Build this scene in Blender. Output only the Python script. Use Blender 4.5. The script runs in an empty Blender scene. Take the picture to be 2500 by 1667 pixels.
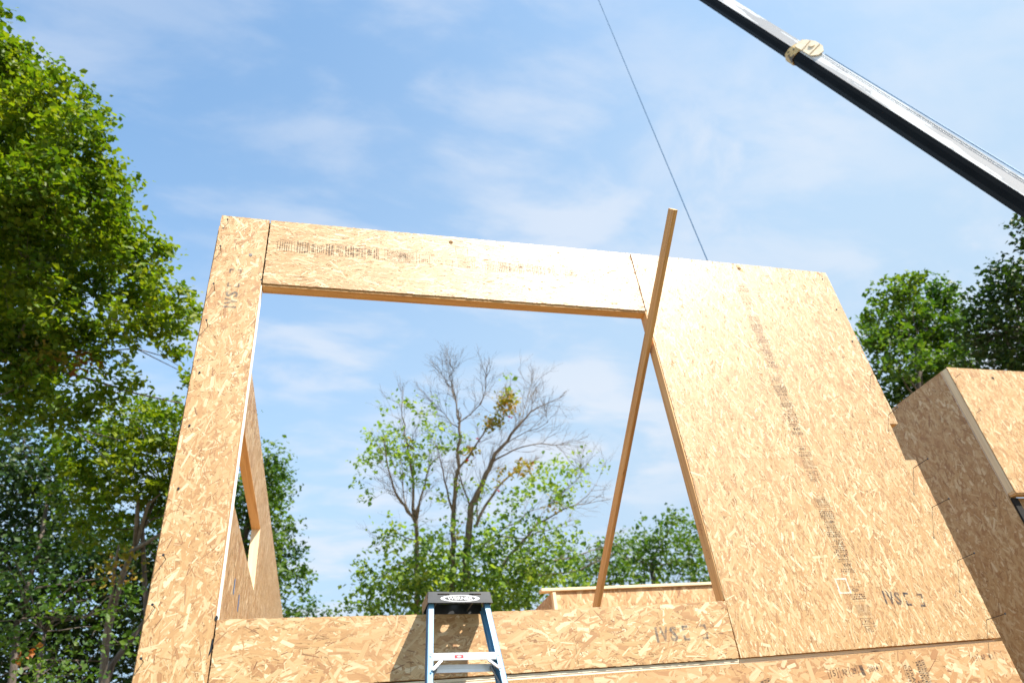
import bpy, math, random
import numpy as np
from mathutils import Vector, Matrix

# ------------------------------------------------------------------ camera, sky, sun, exposure
scene = bpy.context.scene
COL = scene.collection
F_PX = 1687.17                       # focal length measured in pixels of the 2500 px wide photograph
R = np.array([[0.96557307, -0.23841444, -0.10405385],
              [-0.05507223, -0.57829104, 0.8139696],
              [0.25423552, 0.78021665, 0.57151227]])
CAM = np.array([1.0204, -4.9070, 1.5954])
cam_data = bpy.data.cameras.new('camera')
cam_data.sensor_width = 36.0
cam_data.lens = F_PX / 2500 * 36
cam_data.clip_end = 3000
cam_data.dof.use_dof = True
cam_data.dof.focus_distance = 5.4
cam_data.dof.aperture_fstop = 1.5
camera = bpy.data.objects.new('camera', cam_data)
COL.objects.link(camera)
M = Matrix(((R[0][0], R[1][0], -R[2][0], CAM[0]), (R[0][1], R[1][1], -R[2][1], CAM[1]),
            (R[0][2], R[1][2], -R[2][2], CAM[2]), (0, 0, 0, 1)))
camera.matrix_world = M
scene.camera = camera

SUN = Vector((0.70, -1.0, 1.38)).normalized()
sun_data = bpy.data.lights.new('sun', 'SUN')
sun_data.energy = 4.0
sun_data.angle = math.radians(0.53)
sun_data.color = (1.0, 0.93, 0.83)
sun = bpy.data.objects.new('sun', sun_data)
sun.rotation_euler = SUN.to_track_quat('Z', 'Y').to_euler()
COL.objects.link(sun)

scene.view_settings.view_transform = 'Standard'
scene.view_settings.look = 'None'
scene.view_settings.exposure = 1.26
scene.view_settings.gamma = 1.0
scene.view_settings.use_curve_mapping = False
scene.cycles.max_bounces = 8
scene.cycles.use_adaptive_sampling = True

world = bpy.data.worlds.new('World')
scene.world = world
world.use_nodes = True
wt = world.node_tree
wt.nodes.clear()


def nn(t, typ, **kw):
    n = t.nodes.new(typ)
    for k, v in kw.items():
        if k in n.inputs.keys():
            n.inputs[k].default_value = v
        else:
            setattr(n, k, v)
    return n


def math_node(t, op, a, b=None, clamp=False):
    n = t.nodes.new('ShaderNodeMath')
    n.operation = op
    n.use_clamp = clamp
    for i, v in enumerate((a, b)):
        if v is None:
            continue
        if isinstance(v, (int, float)):
            n.inputs[i].default_value = v
        else:
            t.links.new(v, n.inputs[i])
    return n.outputs[0]


def mixc(t, f, a, b, blend='MIX'):
    n = t.nodes.new('ShaderNodeMix')
    n.data_type = 'RGBA'
    n.blend_type = blend
    for s, v in ((n.inputs[0], f), (n.inputs[6], a), (n.inputs[7], b)):
        if isinstance(v, (int, float)):
            s.default_value = v
        elif isinstance(v, tuple):
            s.default_value = (*v, 1) if len(v) == 3 else v
        else:
            t.links.new(v, s)
    return n.outputs[2]


def maprange(t, v, a, b, c=0.0, d=1.0, smooth=True):
    n = t.nodes.new('ShaderNodeMapRange')
    n.interpolation_type = 'SMOOTHSTEP' if smooth else 'LINEAR'
    t.links.new(v, n.inputs[0])
    for i, x in enumerate((a, b, c, d)):
        n.inputs[i + 1].default_value = x
    return n.outputs[0]


sky = nn(wt, 'ShaderNodeTexSky', sky_type='NISHITA', sun_disc=False)
sky.sun_elevation = math.asin(SUN.z)
sky.sun_rotation = math.atan2(SUN.x, SUN.y)
sky.air_density = 1.0
sky.dust_density = 1.2
sky.ozone_density = 1.0
# thin high cloud: noise over the sky direction projected on a plane overhead
tc = nn(wt, 'ShaderNodeTexCoord')
sep = nn(wt, 'ShaderNodeSeparateXYZ')
wt.links.new(tc.outputs['Generated'], sep.inputs[0])
zz = math_node(wt, 'MAXIMUM', math_node(wt, 'ADD', sep.outputs[2], 0.12), 0.05)
comb = nn(wt, 'ShaderNodeCombineXYZ')
wt.links.new(math_node(wt, 'DIVIDE', sep.outputs[0], zz), comb.inputs[0])
wt.links.new(math_node(wt, 'DIVIDE', sep.outputs[1], zz), comb.inputs[1])
mp = nn(wt, 'ShaderNodeMapping')
wt.links.new(comb.outputs[0], mp.inputs[0])
mp.inputs['Rotation'].default_value = (0, 0, math.radians(-38))
mp.inputs['Scale'].default_value = (1.0, 1.9, 1.0)
mp.inputs['Location'].default_value = (3.1, 0.4, 0)
n1 = nn(wt, 'ShaderNodeTexNoise', Scale=3.3, Detail=10.0, Roughness=0.55, Distortion=0.25)
wt.links.new(mp.outputs[0], n1.inputs['Vector'])
n2 = nn(wt, 'ShaderNodeTexNoise', Scale=0.75, Detail=3.0, Roughness=0.5)
wt.links.new(comb.outputs[0], n2.inputs['Vector'])
cl = math_node(wt, 'MULTIPLY', maprange(wt, n1.outputs[0], 0.40, 0.66), maprange(wt, n2.outputs[0], 0.34, 0.60, 0.3, 1.0))
hz = math_node(wt, 'ADD', sep.outputs[2], math_node(wt, 'MULTIPLY', sep.outputs[0], -0.60))
haze_f = maprange(wt, hz, 0.05, 1.12, 0.98, 0.0)
# low broken puffs towards the right
nv = nn(wt, 'ShaderNodeVectorMath', operation='DOT_PRODUCT')
wt.links.new(tc.outputs['Generated'], nv.inputs[0])
nv.inputs[1].default_value = (0.74, 0.42, 0.52)
n5 = nn(wt, 'ShaderNodeTexNoise', Scale=6.4, Detail=10.0, Roughness=0.56, Distortion=0.25)
wt.links.new(tc.outputs['Generated'], n5.inputs['Vector'])
puff = math_node(wt, 'MULTIPLY', maprange(wt, n5.outputs[0], 0.46, 0.74), maprange(wt, nv.outputs['Value'], 0.86, 0.96))
cl = math_node(wt, 'MAXIMUM', cl, puff)
cl = math_node(wt, 'MULTIPLY', cl, 0.74, True)
skyt = mixc(wt, 1.0, sky.outputs[0], (0.84, 1.02, 1.01), 'MULTIPLY')
skyc = mixc(wt, haze_f, skyt, (1.58, 2.10, 2.66))
skyc = mixc(wt, cl, skyc, (2.35, 2.5, 2.75))
bg = nn(wt, 'ShaderNodeBackground', Strength=0.15)
wt.links.new(skyc, bg.inputs[0])
wo = nn(wt, 'ShaderNodeOutputWorld')
wt.links.new(bg.outputs[0], wo.inputs[0])

# ------------------------------------------------------------------ helpers
rng = np.random.default_rng(7)
random.seed(7)


def ray(x, y):
    """direction through pixel (x, y) of the 2500 x 1667 photograph, unit depth"""
    return R.T @ np.array([(x - 1250) / F_PX, -(y - 833.5) / F_PX, 1.0])


def dpt(x, y, d):
    return CAM + ray(x, y) * d


def mesh_obj(name, verts, faces, mat, parent=None, uvs=None, smooth=False, origin=None, tone=None):
    verts = np.asarray(verts, dtype=np.float64)
    base = np.array(parent['_org']) if parent is not None and '_org' in parent.keys() else np.zeros(3)
    if origin is not None:
        base = np.asarray(origin, float)
    me = bpy.data.meshes.new(name)
    if isinstance(faces, np.ndarray):
        nf, k = faces.shape
        me.vertices.add(len(verts))
        me.vertices.foreach_set('co', (verts - base).astype(np.float32).ravel())
        me.loops.add(nf * k)
        me.loops.foreach_set('vertex_index', faces.astype(np.int32).ravel())
        me.polygons.add(nf)
        me.polygons.foreach_set('loop_start', np.arange(0, nf * k, k, dtype=np.int32))
        me.update(calc_edges=True)
    else:
        me.from_pydata([tuple(v) for v in (verts - base)], [], faces)
    if uvs is not None:
        l = me.uv_layers.new(name='UVMap')
        l.data.foreach_set('uv', np.asarray(uvs, np.float32).ravel())
    if tone is not None:
        at = me.attributes.new('tone', 'FLOAT', 'FACE')
        at.data.foreach_set('value', np.asarray(tone, np.float32))
    if smooth:
        me.polygons.foreach_set('use_smooth', [True] * len(me.polygons))
    if mat:
        me.materials.append(mat)
    me.update()
    o = bpy.data.objects.new(name, me)
    COL.objects.link(o)
    if parent is not None:
        o.parent = parent
    elif origin is not None:
        o.location = origin
        o['_org'] = [float(v) for v in origin]
    return o


def sub_org(o, parent):
    """lets a mesh part act as parent of sub-parts given in world coordinates"""
    o['_org'] = [float(v) for v in parent['_org']]
    return o


def thing(name, label, cat, loc, group=None):
    o = bpy.data.objects.new(name, None)
    COL.objects.link(o)
    o.empty_display_size = 0.1
    o.location = loc
    o['_org'] = [float(v) for v in loc]
    o['label'] = label
    o['category'] = cat
    if group:
        o['group'] = group
    return o


def box_vf(p0, p1):
    x0, y0, z0 = p0
    x1, y1, z1 = p1
    v = [(x0, y0, z0), (x1, y0, z0), (x1, y1, z0), (x0, y1, z0), (x0, y0, z1), (x1, y0, z1), (x1, y1, z1), (x0, y1, z1)]
    f = [(0, 3, 2, 1), (4, 5, 6, 7), (0, 1, 5, 4), (1, 2, 6, 5), (2, 3, 7, 6), (3, 0, 4, 7)]
    return v, f


class MB:
    def __init__(s):
        s.v = []
        s.f = []

    def add(s, v, f):
        n = len(s.v)
        s.v += [tuple(map(float, p)) for p in v]
        s.f += [tuple(i + n for i in q) for q in f]
        return s

    def box(s, p0, p1):
        return s.add(*box_vf(p0, p1))

    def obox(s, c, ax, ay, az, hx, hy, hz):
        """oriented box: centre, unit axes, half sizes"""
        c, ax, ay, az = map(lambda a: np.asarray(a, float), (c, ax, ay, az))
        v = []
        for k in (-1, 1):
            for (i, j) in ((-1, -1), (1, -1), (1, 1), (-1, 1)):
                v.append(c + ax * hx * i + ay * hy * j + az * hz * k)
        return s.add(v, [(0, 3, 2, 1), (4, 5, 6, 7), (0, 1, 5, 4), (1, 2, 6, 5), (2, 3, 7, 6), (3, 0, 4, 7)])

    def tube(s, pts, rad, n=8, cap=True):
        pts = [np.asarray(p, float) for p in pts]
        if not hasattr(rad, '__len__'):
            rad = [rad] * len(pts)
        rings = []
        up = None
        for i, p in enumerate(pts):
            d = pts[min(i + 1, len(pts) - 1)] - pts[max(i - 1, 0)]
            d = d / (np.linalg.norm(d) + 1e-12)
            if up is None:
                h = np.array([0, 0, 1.0]) if abs(d[2]) < 0.9 else np.array([1.0, 0, 0])
                a = np.cross(d, h)
            else:
                a = up - d * (up @ d)
            a /= np.linalg.norm(a) + 1e-12
            up = a
            b = np.cross(d, a)
            rings.append([p + rad[i] * (a * math.cos(2 * math.pi * k / n) + b * math.sin(2 * math.pi * k / n)) for k in range(n)])
        v = [q for r in rings for q in r]
        f = []
        for i in range(len(pts) - 1):
            for k in range(n):
                f.append((i * n + k, i * n + (k + 1) % n, (i + 1) * n + (k + 1) % n, (i + 1) * n + k))
        if cap:
            f.append(tuple(range(n - 1, -1, -1)))
            f.append(tuple((len(pts) - 1) * n + k for k in range(n)))
        return s.add(v, f)

    def build(s, name, mat, parent=None, smooth=False, origin=None):
        return mesh_obj(name, s.v, s.f, mat, parent, smooth=smooth, origin=origin)


# ------------------------------------------------------------------ materials
def new_mat(name):
    m = bpy.data.materials.new(name)
    m.use_nodes = True
    t = m.node_tree
    b = t.nodes['Principled BSDF']
    return m, t, b


def ramp(t, fac, stops):
    n = t.nodes.new('ShaderNodeValToRGB')
    e = n.color_ramp.elements
    while len(e) < len(stops):
        e.new(0.5)
    for el, (p, c) in zip(e, stops):
        el.position = p
        el.color = (*c, 1)
    t.links.new(fac, n.inputs[0])
    return n.outputs[0]


def simple(name, col, rough=0.5, metal=0.0, var=0.12, scale=6.0, bump=0.0, spec=0.5):
    m, t, b = new_mat(name)
    o = nn(t, 'ShaderNodeTexCoord')
    n = nn(t, 'ShaderNodeTexNoise', Scale=scale, Detail=6.0, Roughness=0.6)
    t.links.new(o.outputs['Object'], n.inputs['Vector'])
    c = mixc(t, maprange(t, n.outputs[0], 0.3, 0.7), tuple(x * (1 - var) for x in col), tuple(min(1, x * (1 + var)) for x in col))
    t.links.new(c, b.inputs['Base Color'])
    b.inputs['Roughness'].default_value = rough
    b.inputs['Metallic'].default_value = metal
    b.inputs['Specular IOR Level'].default_value = spec
    if bump:
        bp = nn(t, 'ShaderNodeBump', Strength=bump, Distance=0.004)
        t.links.new(n.outputs[0], bp.inputs['Height'])
        t.links.new(bp.outputs[0], b.inputs['Normal'])
    return m


def strand_mat(name, stops, rough=0.5):
    m, t, b = new_mat(name)
    g = nn(t, 'ShaderNodeAttribute', attribute_name='tone')
    col = ramp(t, g.outputs['Fac'], stops)
    uv = nn(t, 'ShaderNodeTexCoord')
    mpg = nn(t, 'ShaderNodeMapping')
    mpg.inputs['Scale'].default_value = (7.0, 160.0, 1.0)
    t.links.new(uv.outputs['UV'], mpg.inputs[0])
    n = nn(t, 'ShaderNodeTexNoise', Scale=1.0, Detail=4.0, Roughness=0.6, Distortion=0.3)
    t.links.new(mpg.outputs[0], n.inputs['Vector'])
    gr = maprange(t, n.outputs[0], 0.3, 0.72, 1.12, 0.80, False)
    cmb = nn(t, 'ShaderNodeCombineColor')
    for i in range(3):
        t.links.new(gr, cmb.inputs[i])
    col = mixc(t, 1.0, col, cmb.outputs[0], 'MULTIPLY')
    # broad uneven tone and small resin specks over the whole board
    n3 = nn(t, 'ShaderNodeTexNoise', Scale=1.7, Detail=3.0, Roughness=0.5)
    t.links.new(uv.outputs['Object'], n3.inputs['Vector'])
    col = mixc(t, maprange(t, n3.outputs[0], 0.35, 0.75, 0.0, 0.35), col, (0.46, 0.26, 0.11), 'MIX')
    n4 = nn(t, 'ShaderNodeTexNoise', Scale=55.0, Detail=2.0, Roughness=0.5)
    t.links.new(uv.outputs['Object'], n4.inputs['Vector'])
    col = mixc(t, maprange(t, n4.outputs[0], 0.70, 0.76, 0.0, 0.55), col, (0.20, 0.10, 0.04), 'MIX')
    t.links.new(col, b.inputs['Base Color'])
    b.inputs['Roughness'].default_value = rough
    b.inputs['Specular IOR Level'].default_value = 0.75
    bp = nn(t, 'ShaderNodeBump', Strength=0.35, Distance=0.0006)
    t.links.new(n.outputs[0], bp.inputs['Height'])
    t.links.new(bp.outputs[0], b.inputs['Normal'])
    return m


STOPS = [(0.0, (0.17, 0.070, 0.020)), (0.04, (0.32, 0.155, 0.056)), (0.15, (0.395, 0.212, 0.078)), (0.36, (0.460, 0.270, 0.107)),
         (0.62, (0.510, 0.325, 0.148)), (0.85, (0.585, 0.412, 0.218)), (1.0, (0.70, 0.55, 0.345))]
M_OSB = strand_mat('osb_strands', STOPS, 0.49)
STOPS2 = [(p, (c[0] * 0.97, c[1] * 0.92, c[2] * 0.92)) for p, c in STOPS]
M_OSB2 = strand_mat('osb_strands_coarse', STOPS2, 0.5)
M_BASE = simple('osb_board', (0.40, 0.23, 0.10), 0.75, var=0.3, scale=90)


def lumber_mat(name, c0, c1, c2, rough=0.6):
    """sawn softwood, grain along local x"""
    m, t, b = new_mat(name)
    o = nn(t, 'ShaderNodeTexCoord')
    mpg = nn(t, 'ShaderNodeMapping')
    mpg.inputs['Scale'].default_value = (0.9, 26.0, 26.0)
    t.links.new(o.outputs['Object'], mpg.inputs[0])
    n = nn(t, 'ShaderNodeTexNoise', Scale=1.0, Detail=7.0, Roughness=0.62, Distortion=0.9)
    t.links.new(mpg.outputs[0], n.inputs['Vector'])
    col = ramp(t, n.outputs[0], [(0.25, c0), (0.5, c1), (0.75, c2)])
    mk = nn(t, 'ShaderNodeMapping')
    mk.inputs['Scale'].default_value = (1.9, 7.5, 7.5)
    t.links.new(o.outputs['Object'], mk.inputs[0])
    v = nn(t, 'ShaderNodeTexVoronoi', Scale=1.0, Randomness=1.0)
    t.links.new(mk.outputs[0], v.inputs['Vector'])
    col = mixc(t, maprange(t, v.outputs['Distance'], 0.06, 0.13, 0.85, 0.0), col, (c0[0] * 0.4, c0[1] * 0.32, c0[2] * 0.28))
    t.links.new(col, b.inputs['Base Color'])
    b.inputs['Roughness'].default_value = rough
    bp = nn(t, 'ShaderNodeBump', Strength=0.25, Distance=0.001)
    t.links.new(n.outputs[0], bp.inputs['Height'])
    t.links.new(bp.outputs[0], b.inputs['Normal'])
    return m


M_LUM = lumber_mat('pine_lumber', (0.42, 0.20, 0.065), (0.66, 0.375, 0.15), (0.78, 0.50, 0.235))
M_LUMP = lumber_mat('pale_lumber', (0.60, 0.44, 0.26), (0.74, 0.58, 0.37), (0.82, 0.69, 0.48))
M_PLY = lumber_mat('ply_edge', (0.50, 0.40, 0.27), (0.72, 0.64, 0.49), (0.80, 0.74, 0.60))
M_FOAM_SUNLIT = simple('foam_and_sunlit_white', (0.82, 0.80, 0.74), 0.85, var=0.05, scale=60)  # foam, and the painted sun on the narrow panel's jamb
M_SEAL = simple('black_sealant', (0.012, 0.013, 0.015), 0.35, var=0.2)
M_GAP = simple('gasket_and_recess_shade', (0.012, 0.011, 0.010), 0.9, var=0.2)  # joint filler, and the painted shade in the wing wall's end recess
M_STEEL = simple('dark_screw_steel', (0.035, 0.04, 0.05), 0.42, metal=0.6)
M_INK = None


def ink_mat(name, col, dens, scale):
    m, t, b = new_mat(name)
    o = nn(t, 'ShaderNodeTexCoord')
    n = nn(t, 'ShaderNodeTexNoise', Scale=scale, Detail=5.0, Roughness=0.7)
    t.links.new(o.outputs['Object'], n.inputs['Vector'])
    a = maprange(t, n.outputs[0], 0.32, 0.62, dens, dens * 0.35, False)
    tr = nn(t, 'ShaderNodeBsdfTransparent')
    mx = nn(t, 'ShaderNodeMixShader')
    b.inputs['Base Color'].default_value = (*col, 1)
    b.inputs['Roughness'].default_value = 0.8
    b.inputs['Specular IOR Level'].default_value = 0.25
    out = t.nodes['Material Output']
    t.links.new(a, mx.inputs[0])
    t.links.new(tr.outputs[0], mx.inputs[1])
    t.links.new(b.outputs[0], mx.inputs[2])
    t.links.new(mx.outputs[0], out.inputs[0])
    return m


M_INK = ink_mat('printed_ink', (0.02, 0.025, 0.035), 0.88, 60)
M_INKF = ink_mat('faint_printed_ink', (0.05, 0.055, 0.07), 0.82, 60)
M_STENCIL = ink_mat('stencil_paint', (0.035, 0.05, 0.075), 0.9, 28)
M_STENCILF = ink_mat('worn_stencil_paint', (0.10, 0.12, 0.14), 0.66, 22)
M_RED = ink_mat('red_crayon', (0.45, 0.05, 0.03), 0.75, 90)
M_WHITEINK = ink_mat('white_paint', (0.85, 0.80, 0.68), 0.85, 40)
M_TAPE = simple('blue_tape', (0.02, 0.16, 0.42), 0.6)
M_BLUE = simple('blue_fibreglass', (0.11, 0.31, 0.50), 0.42, var=0.12, scale=14, spec=1.0)  # flange blue lightened: sun glare is in the base colour
M_BLUE_SHADE = simple('shaded_blue_web', (0.04, 0.15, 0.29), 0.55, var=0.12, scale=14, spec=0.35)  # darker copy of the rail blue; the web's shade is in the colour
M_ALU = simple('aluminium', (0.78, 0.79, 0.80), 0.38, metal=0.75, var=0.04, scale=20)
M_ALUD = simple('dull_steel', (0.22, 0.24, 0.26), 0.45, metal=0.8, var=0.1, scale=20)
M_CAP = simple('black_plastic', (0.03, 0.032, 0.036), 0.33, var=0.2, scale=30, spec=0.7)
M_LOGO = simple('white_label', (0.82, 0.82, 0.82), 0.5, var=0.03)
M_LOGOG = simple('grey_label', (0.025, 0.028, 0.035), 0.5, var=0.08)
M_REDLAB = simple('red_label', (0.55, 0.07, 0.08), 0.5, var=0.1)

# ------------------------------------------------------------------ OSB strands
def clip_poly(poly, clip):
    out = poly
    n = len(clip)
    for i in range(n):
        a = clip[i]
        b = clip[(i + 1) % n]
        nx, ny = -(b[1] - a[1]), b[0] - a[0]
        inp = out
        out = []
        if not inp:
            return out
        for j in range(len(inp)):
            p = inp[j]
            q = inp[(j + 1) % len(inp)]
            dp = (p[0] - a[0]) * nx + (p[1] - a[1]) * ny
            dq = (q[0] - a[0]) * nx + (q[1] - a[1]) * ny
            if dp >= 0:
                out.append(p)
            if (dp >= 0) != (dq >= 0):
                s = dp / (dp - dq)
                out.append((p[0] + (q[0] - p[0]) * s, p[1] + (q[1] - p[1]) * s))
    return out


def strands(parent, pieces, O, U, V, N, mat, mean, spread, cover=3.0, lr=(0.05, 0.16), wr=(0.010, 0.034), fine=0.5,
            off=0.0006, thick=0.0013, tshift=0.0, ragged=True):
    """pressed wood flakes as thin overlapping facets; pieces = convex ccw polygons in (u, v)"""
    O, U, V, N = (np.asarray(a, float) for a in (O, U, V, N))
    verts, faces, uvs = [], [], []
    allu = [p[0] for c in pieces for p in c]
    allv = [p[1] for c in pieces for p in c]
    u0, u1, v0, v1 = min(allu), max(allu), min(allv), max(allv)
    area = (u1 - u0) * (v1 - v0)
    mean_area = 0.66 * (1 - fine * 0.74) * (lr[0] + lr[1]) / 2 * (wr[0] + wr[1]) / 2
    n = int(cover * area / mean_area)
    us = rng.uniform(u0, u1, n)
    vs = rng.uniform(v0, v1, n)
    th = math.radians(mean) + rng.normal(0, math.radians(spread), n)
    odd = rng.random(n) < 0.07
    th[odd] = rng.uniform(0, math.pi, odd.sum())
    L = rng.uniform(lr[0], lr[1], n) * rng.choice([1, 1, 0.6], n)
    Wd = rng.uniform(wr[0], wr[1], n)
    small = rng.random(n) < fine
    Wd[small] *= 0.32
    L[small] *= 0.8
    lay = np.arange(n) / n
    jit = rng.uniform(-1, 1, (n, 10))
    tilt = rng.normal(0, 1, (n, 2))
    ru = rng.uniform(0, 30, (n, 2))
    tn = rng.uniform(0.06, 0.93, n)
    crack = small & (rng.random(n) < 0.22)
    tn[crack] = rng.uniform(0, 0.035, crack.sum())
    Wd[crack] *= 0.75
    cream = rng.random(n) < 0.07
    tn[cream] = rng.uniform(0.93, 1.0, cream.sum())
    tones = []
    rag = [[inset(p, d_) for p in pieces] for d_ in (0.002, 0.0008, 0.0, -0.0012, -0.0025)] if ragged else [pieces]
    for i in range(n):
        hl, hw = L[i] / 2, Wd[i] / 2
        j = jit[i]
        loc = [(-hl + abs(j[0]) * hw, -hw), (hl * (0.92 + 0.08 * j[1]), -hw * (0.75 + 0.25 * j[2])),
               (hl * (1 + 0.05 * j[3]), hw * 0.2 * j[4]), (hl * (0.86 + 0.1 * j[5]), hw * (0.9 + 0.1 * j[6])),
               (-hl * (0.9 + 0.08 * j[7]), hw * (0.8 + 0.2 * j[8])), (-hl, 0.3 * hw * j[9])]
        c, s = math.cos(th[i]), math.sin(th[i])
        P = [(us[i] + a * c - b * s, vs[i] + a * s + b * c) for a, b in loc]
        for cp in rag[i % len(rag)]:
            if min(p[0] for p in P) > max(p[0] for p in cp) or max(p[0] for p in P) < min(p[0] for p in cp):
                continue
            Q = clip_poly(P, cp)
            if len(Q) < 3:
                continue
            k0 = len(verts)
            for (a, b) in Q:
                da, db = a - us[i], b - vs[i]
                h = off + thick * lay[i] + 0.0028 * (tilt[i][0] * (da * c + db * s)) + 0.008 * tilt[i][1] * (-da * s + db * c)
                h = max(h, 0.0002)
                verts.append((a, b, h))
                uvs.append(((da * c + db * s) + ru[i][0], (-da * s + db * c) + ru[i][1]))
            faces.append(tuple(range(k0, len(verts))))
            tones.append(tn[i])
    tones = [min(1.0, max(0.0, q + (tshift if 0.05 < q < 0.93 else 0))) for q in tones]
    A = np.array(verts)
    W3 = O + A[:, :1] * U + A[:, 1:2] * V + A[:, 2:3] * N
    if np.dot(np.cross(U, V), N) < 0:
        faces = [f[::-1] for f in faces]
    luv = [uvs[k] for f in faces for k in f]
    o = mesh_obj('wood_strands', W3, faces, mat, parent, uvs=luv, tone=tones)
    o['kind'] = 'stuff'
    return o


def ccw(p):
    a = sum(p[i][0] * p[(i + 1) % len(p)][1] - p[(i + 1) % len(p)][0] * p[i][1] for i in range(len(p)))
    return p if a > 0 else p[::-1]


def prism(mb, poly, O, U, V, N, n0, n1):
    """poly in (u, v) extruded from n0 to n1 along N"""
    O, U, V, N = (np.asarray(a, float) for a in (O, U, V, N))
    poly = ccw(poly)
    k = len(poly)
    v = [O + U * a + V * b + N * n0 for a, b in poly] + [O + U * a + V * b + N * n1 for a, b in poly]
    f = [tuple(range(k - 1, -1, -1)), tuple(range(k, 2 * k))]
    f += [(i, (i + 1) % k, (i + 1) % k + k, i + k) for i in range(k)]
    if np.dot(np.cross(U, V), N) * (n1 - n0) < 0:
        f = [q[::-1] for q in f]
    mb.add(v, f)


def inset(poly, d):
    poly = ccw(poly)
    out = []
    n = len(poly)
    for i in range(n):
        p0, p1, p2 = poly[i - 1], poly[i], poly[(i + 1) % n]
        e1 = np.array([p1[0] - p0[0], p1[1] - p0[1]])
        e2 = np.array([p2[0] - p1[0], p2[1] - p1[1]])
        e1 /= np.linalg.norm(e1)
        e2 /= np.linalg.norm(e2)
        n1_ = np.array([-e1[1], e1[0]])
        n2_ = np.array([-e2[1], e2[0]])
        m = (n1_ + n2_) / (1 + n1_ @ n2_)
        out.append((p1[0] + m[0] * d, p1[1] + m[1] * d))
    return out


TH = 0.1215


def sip(label, pieces, O, U, V, N, mean, spread, cover=3.0, mat=None, core=M_LUM, back=True, group=None, name='wall_panel', **kw):
    """insulated wall panel: outer OSB skin, solid core set 3 mm in, inner OSB skin. N points to the viewer."""
    O, U, V, N = (np.asarray(a, float) for a in (O, U, V, N))
    c = pieces[0]
    base = O + U * c[0][0] + V * min(p[1] for q in pieces for p in q)
    t = thing(name, label, 'wall panel', base, group)
    a, b_, cc = MB(), MB(), MB()
    for p in pieces:
        prism(a, p, O, U, V, N, -0.011, 0.0)
        prism(b_, p, O, U, V, N, -TH, -TH + 0.011)
        prism(cc, inset(p, 0.004) if len(pieces) == 1 else p, O, U, V, N, -TH + 0.011, -0.011)
    a.build('outer_skin', M_BASE, t)
    b_.build('inner_skin', M_BASE, t)
    cc.build('core', core, t)
    strands(t, pieces, O, U, V, N, mat or M_OSB, mean, spread, cover, **kw)
    if back:
        s = strands(t, pieces, O - N * TH, U, V, -N, mat or M_OSB, mean, spread, min(cover, 1.6), lr=(0.1, 0.24), wr=(0.02, 0.05))
    return t


def board(name, p0, p1, w, h, wdir, mat, parent, bev=0.002):
    """sawn board from p0 to p1; w along wdir, h across; local x = length"""
    p0, p1 = np.asarray(p0, float), np.asarray(p1, float)
    L = np.linalg.norm(p1 - p0)
    x = (p1 - p0) / L
    y = np.asarray(wdir, float)
    y = y - x * (x @ y)
    y /= np.linalg.norm(y)
    z = np.cross(x, y)
    v, f = [], []
    prof = [(-w / 2 + bev, -h / 2), (w / 2 - bev, -h / 2), (w / 2, -h / 2 + bev), (w / 2, h / 2 - bev), (w / 2 - bev, h / 2), (-w / 2 + bev, h / 2),
            (-w / 2, h / 2 - bev), (-w / 2, -h / 2 + bev)]
    for xx in (0, L):
        v += [(xx, a, b) for a, b in prof]
    f = [tuple(range(7, -1, -1)), tuple(range(8, 16))] + [(i, (i + 1) % 8, (i + 1) % 8 + 8, i + 8) for i in range(8)]
    me = bpy.data.meshes.new(name)
    me.from_pydata(v, [], f)
    me.materials.append(mat)
    o = bpy.data.objects.new(name, me)
    COL.objects.link(o)
    org = np.array(parent['_org']) if parent is not None else np.zeros(3)
    q = p0 - org
    o.matrix_basis = Matrix(((x[0], y[0], z[0], q[0]), (x[1], y[1], z[1], q[1]), (x[2], y[2], z[2], q[2]), (0, 0, 0, 1)))
    if parent is not None:
        o.parent = parent
    return o


# ------------------------------------------------------------------ lettering
_gl = {}


def glyphs(s, bold=0.0):
    key = (s, bold)
    if key not in _gl:
        cu = bpy.data.curves.new('txt', 'FONT')
        cu.body = s
        cu.size = 1.0
        cu.offset = bold
        cu.resolution_u = 2
        cu.align_x = 'LEFT'
        ob = bpy.data.objects.new('txt', cu)
        me = bpy.data.meshes.new_from_object(ob)
        v = np.array([tuple(x.co)[:2] for x in me.vertices]) if len(me.vertices) else np.zeros((0, 2))
        f = [tuple(p.vertices) for p in me.polygons]
        bpy.data.objects.remove(ob)
        bpy.data.curves.remove(cu)
        bpy.data.meshes.remove(me)
        _gl[key] = (v, f)
    return _gl[key]


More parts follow.
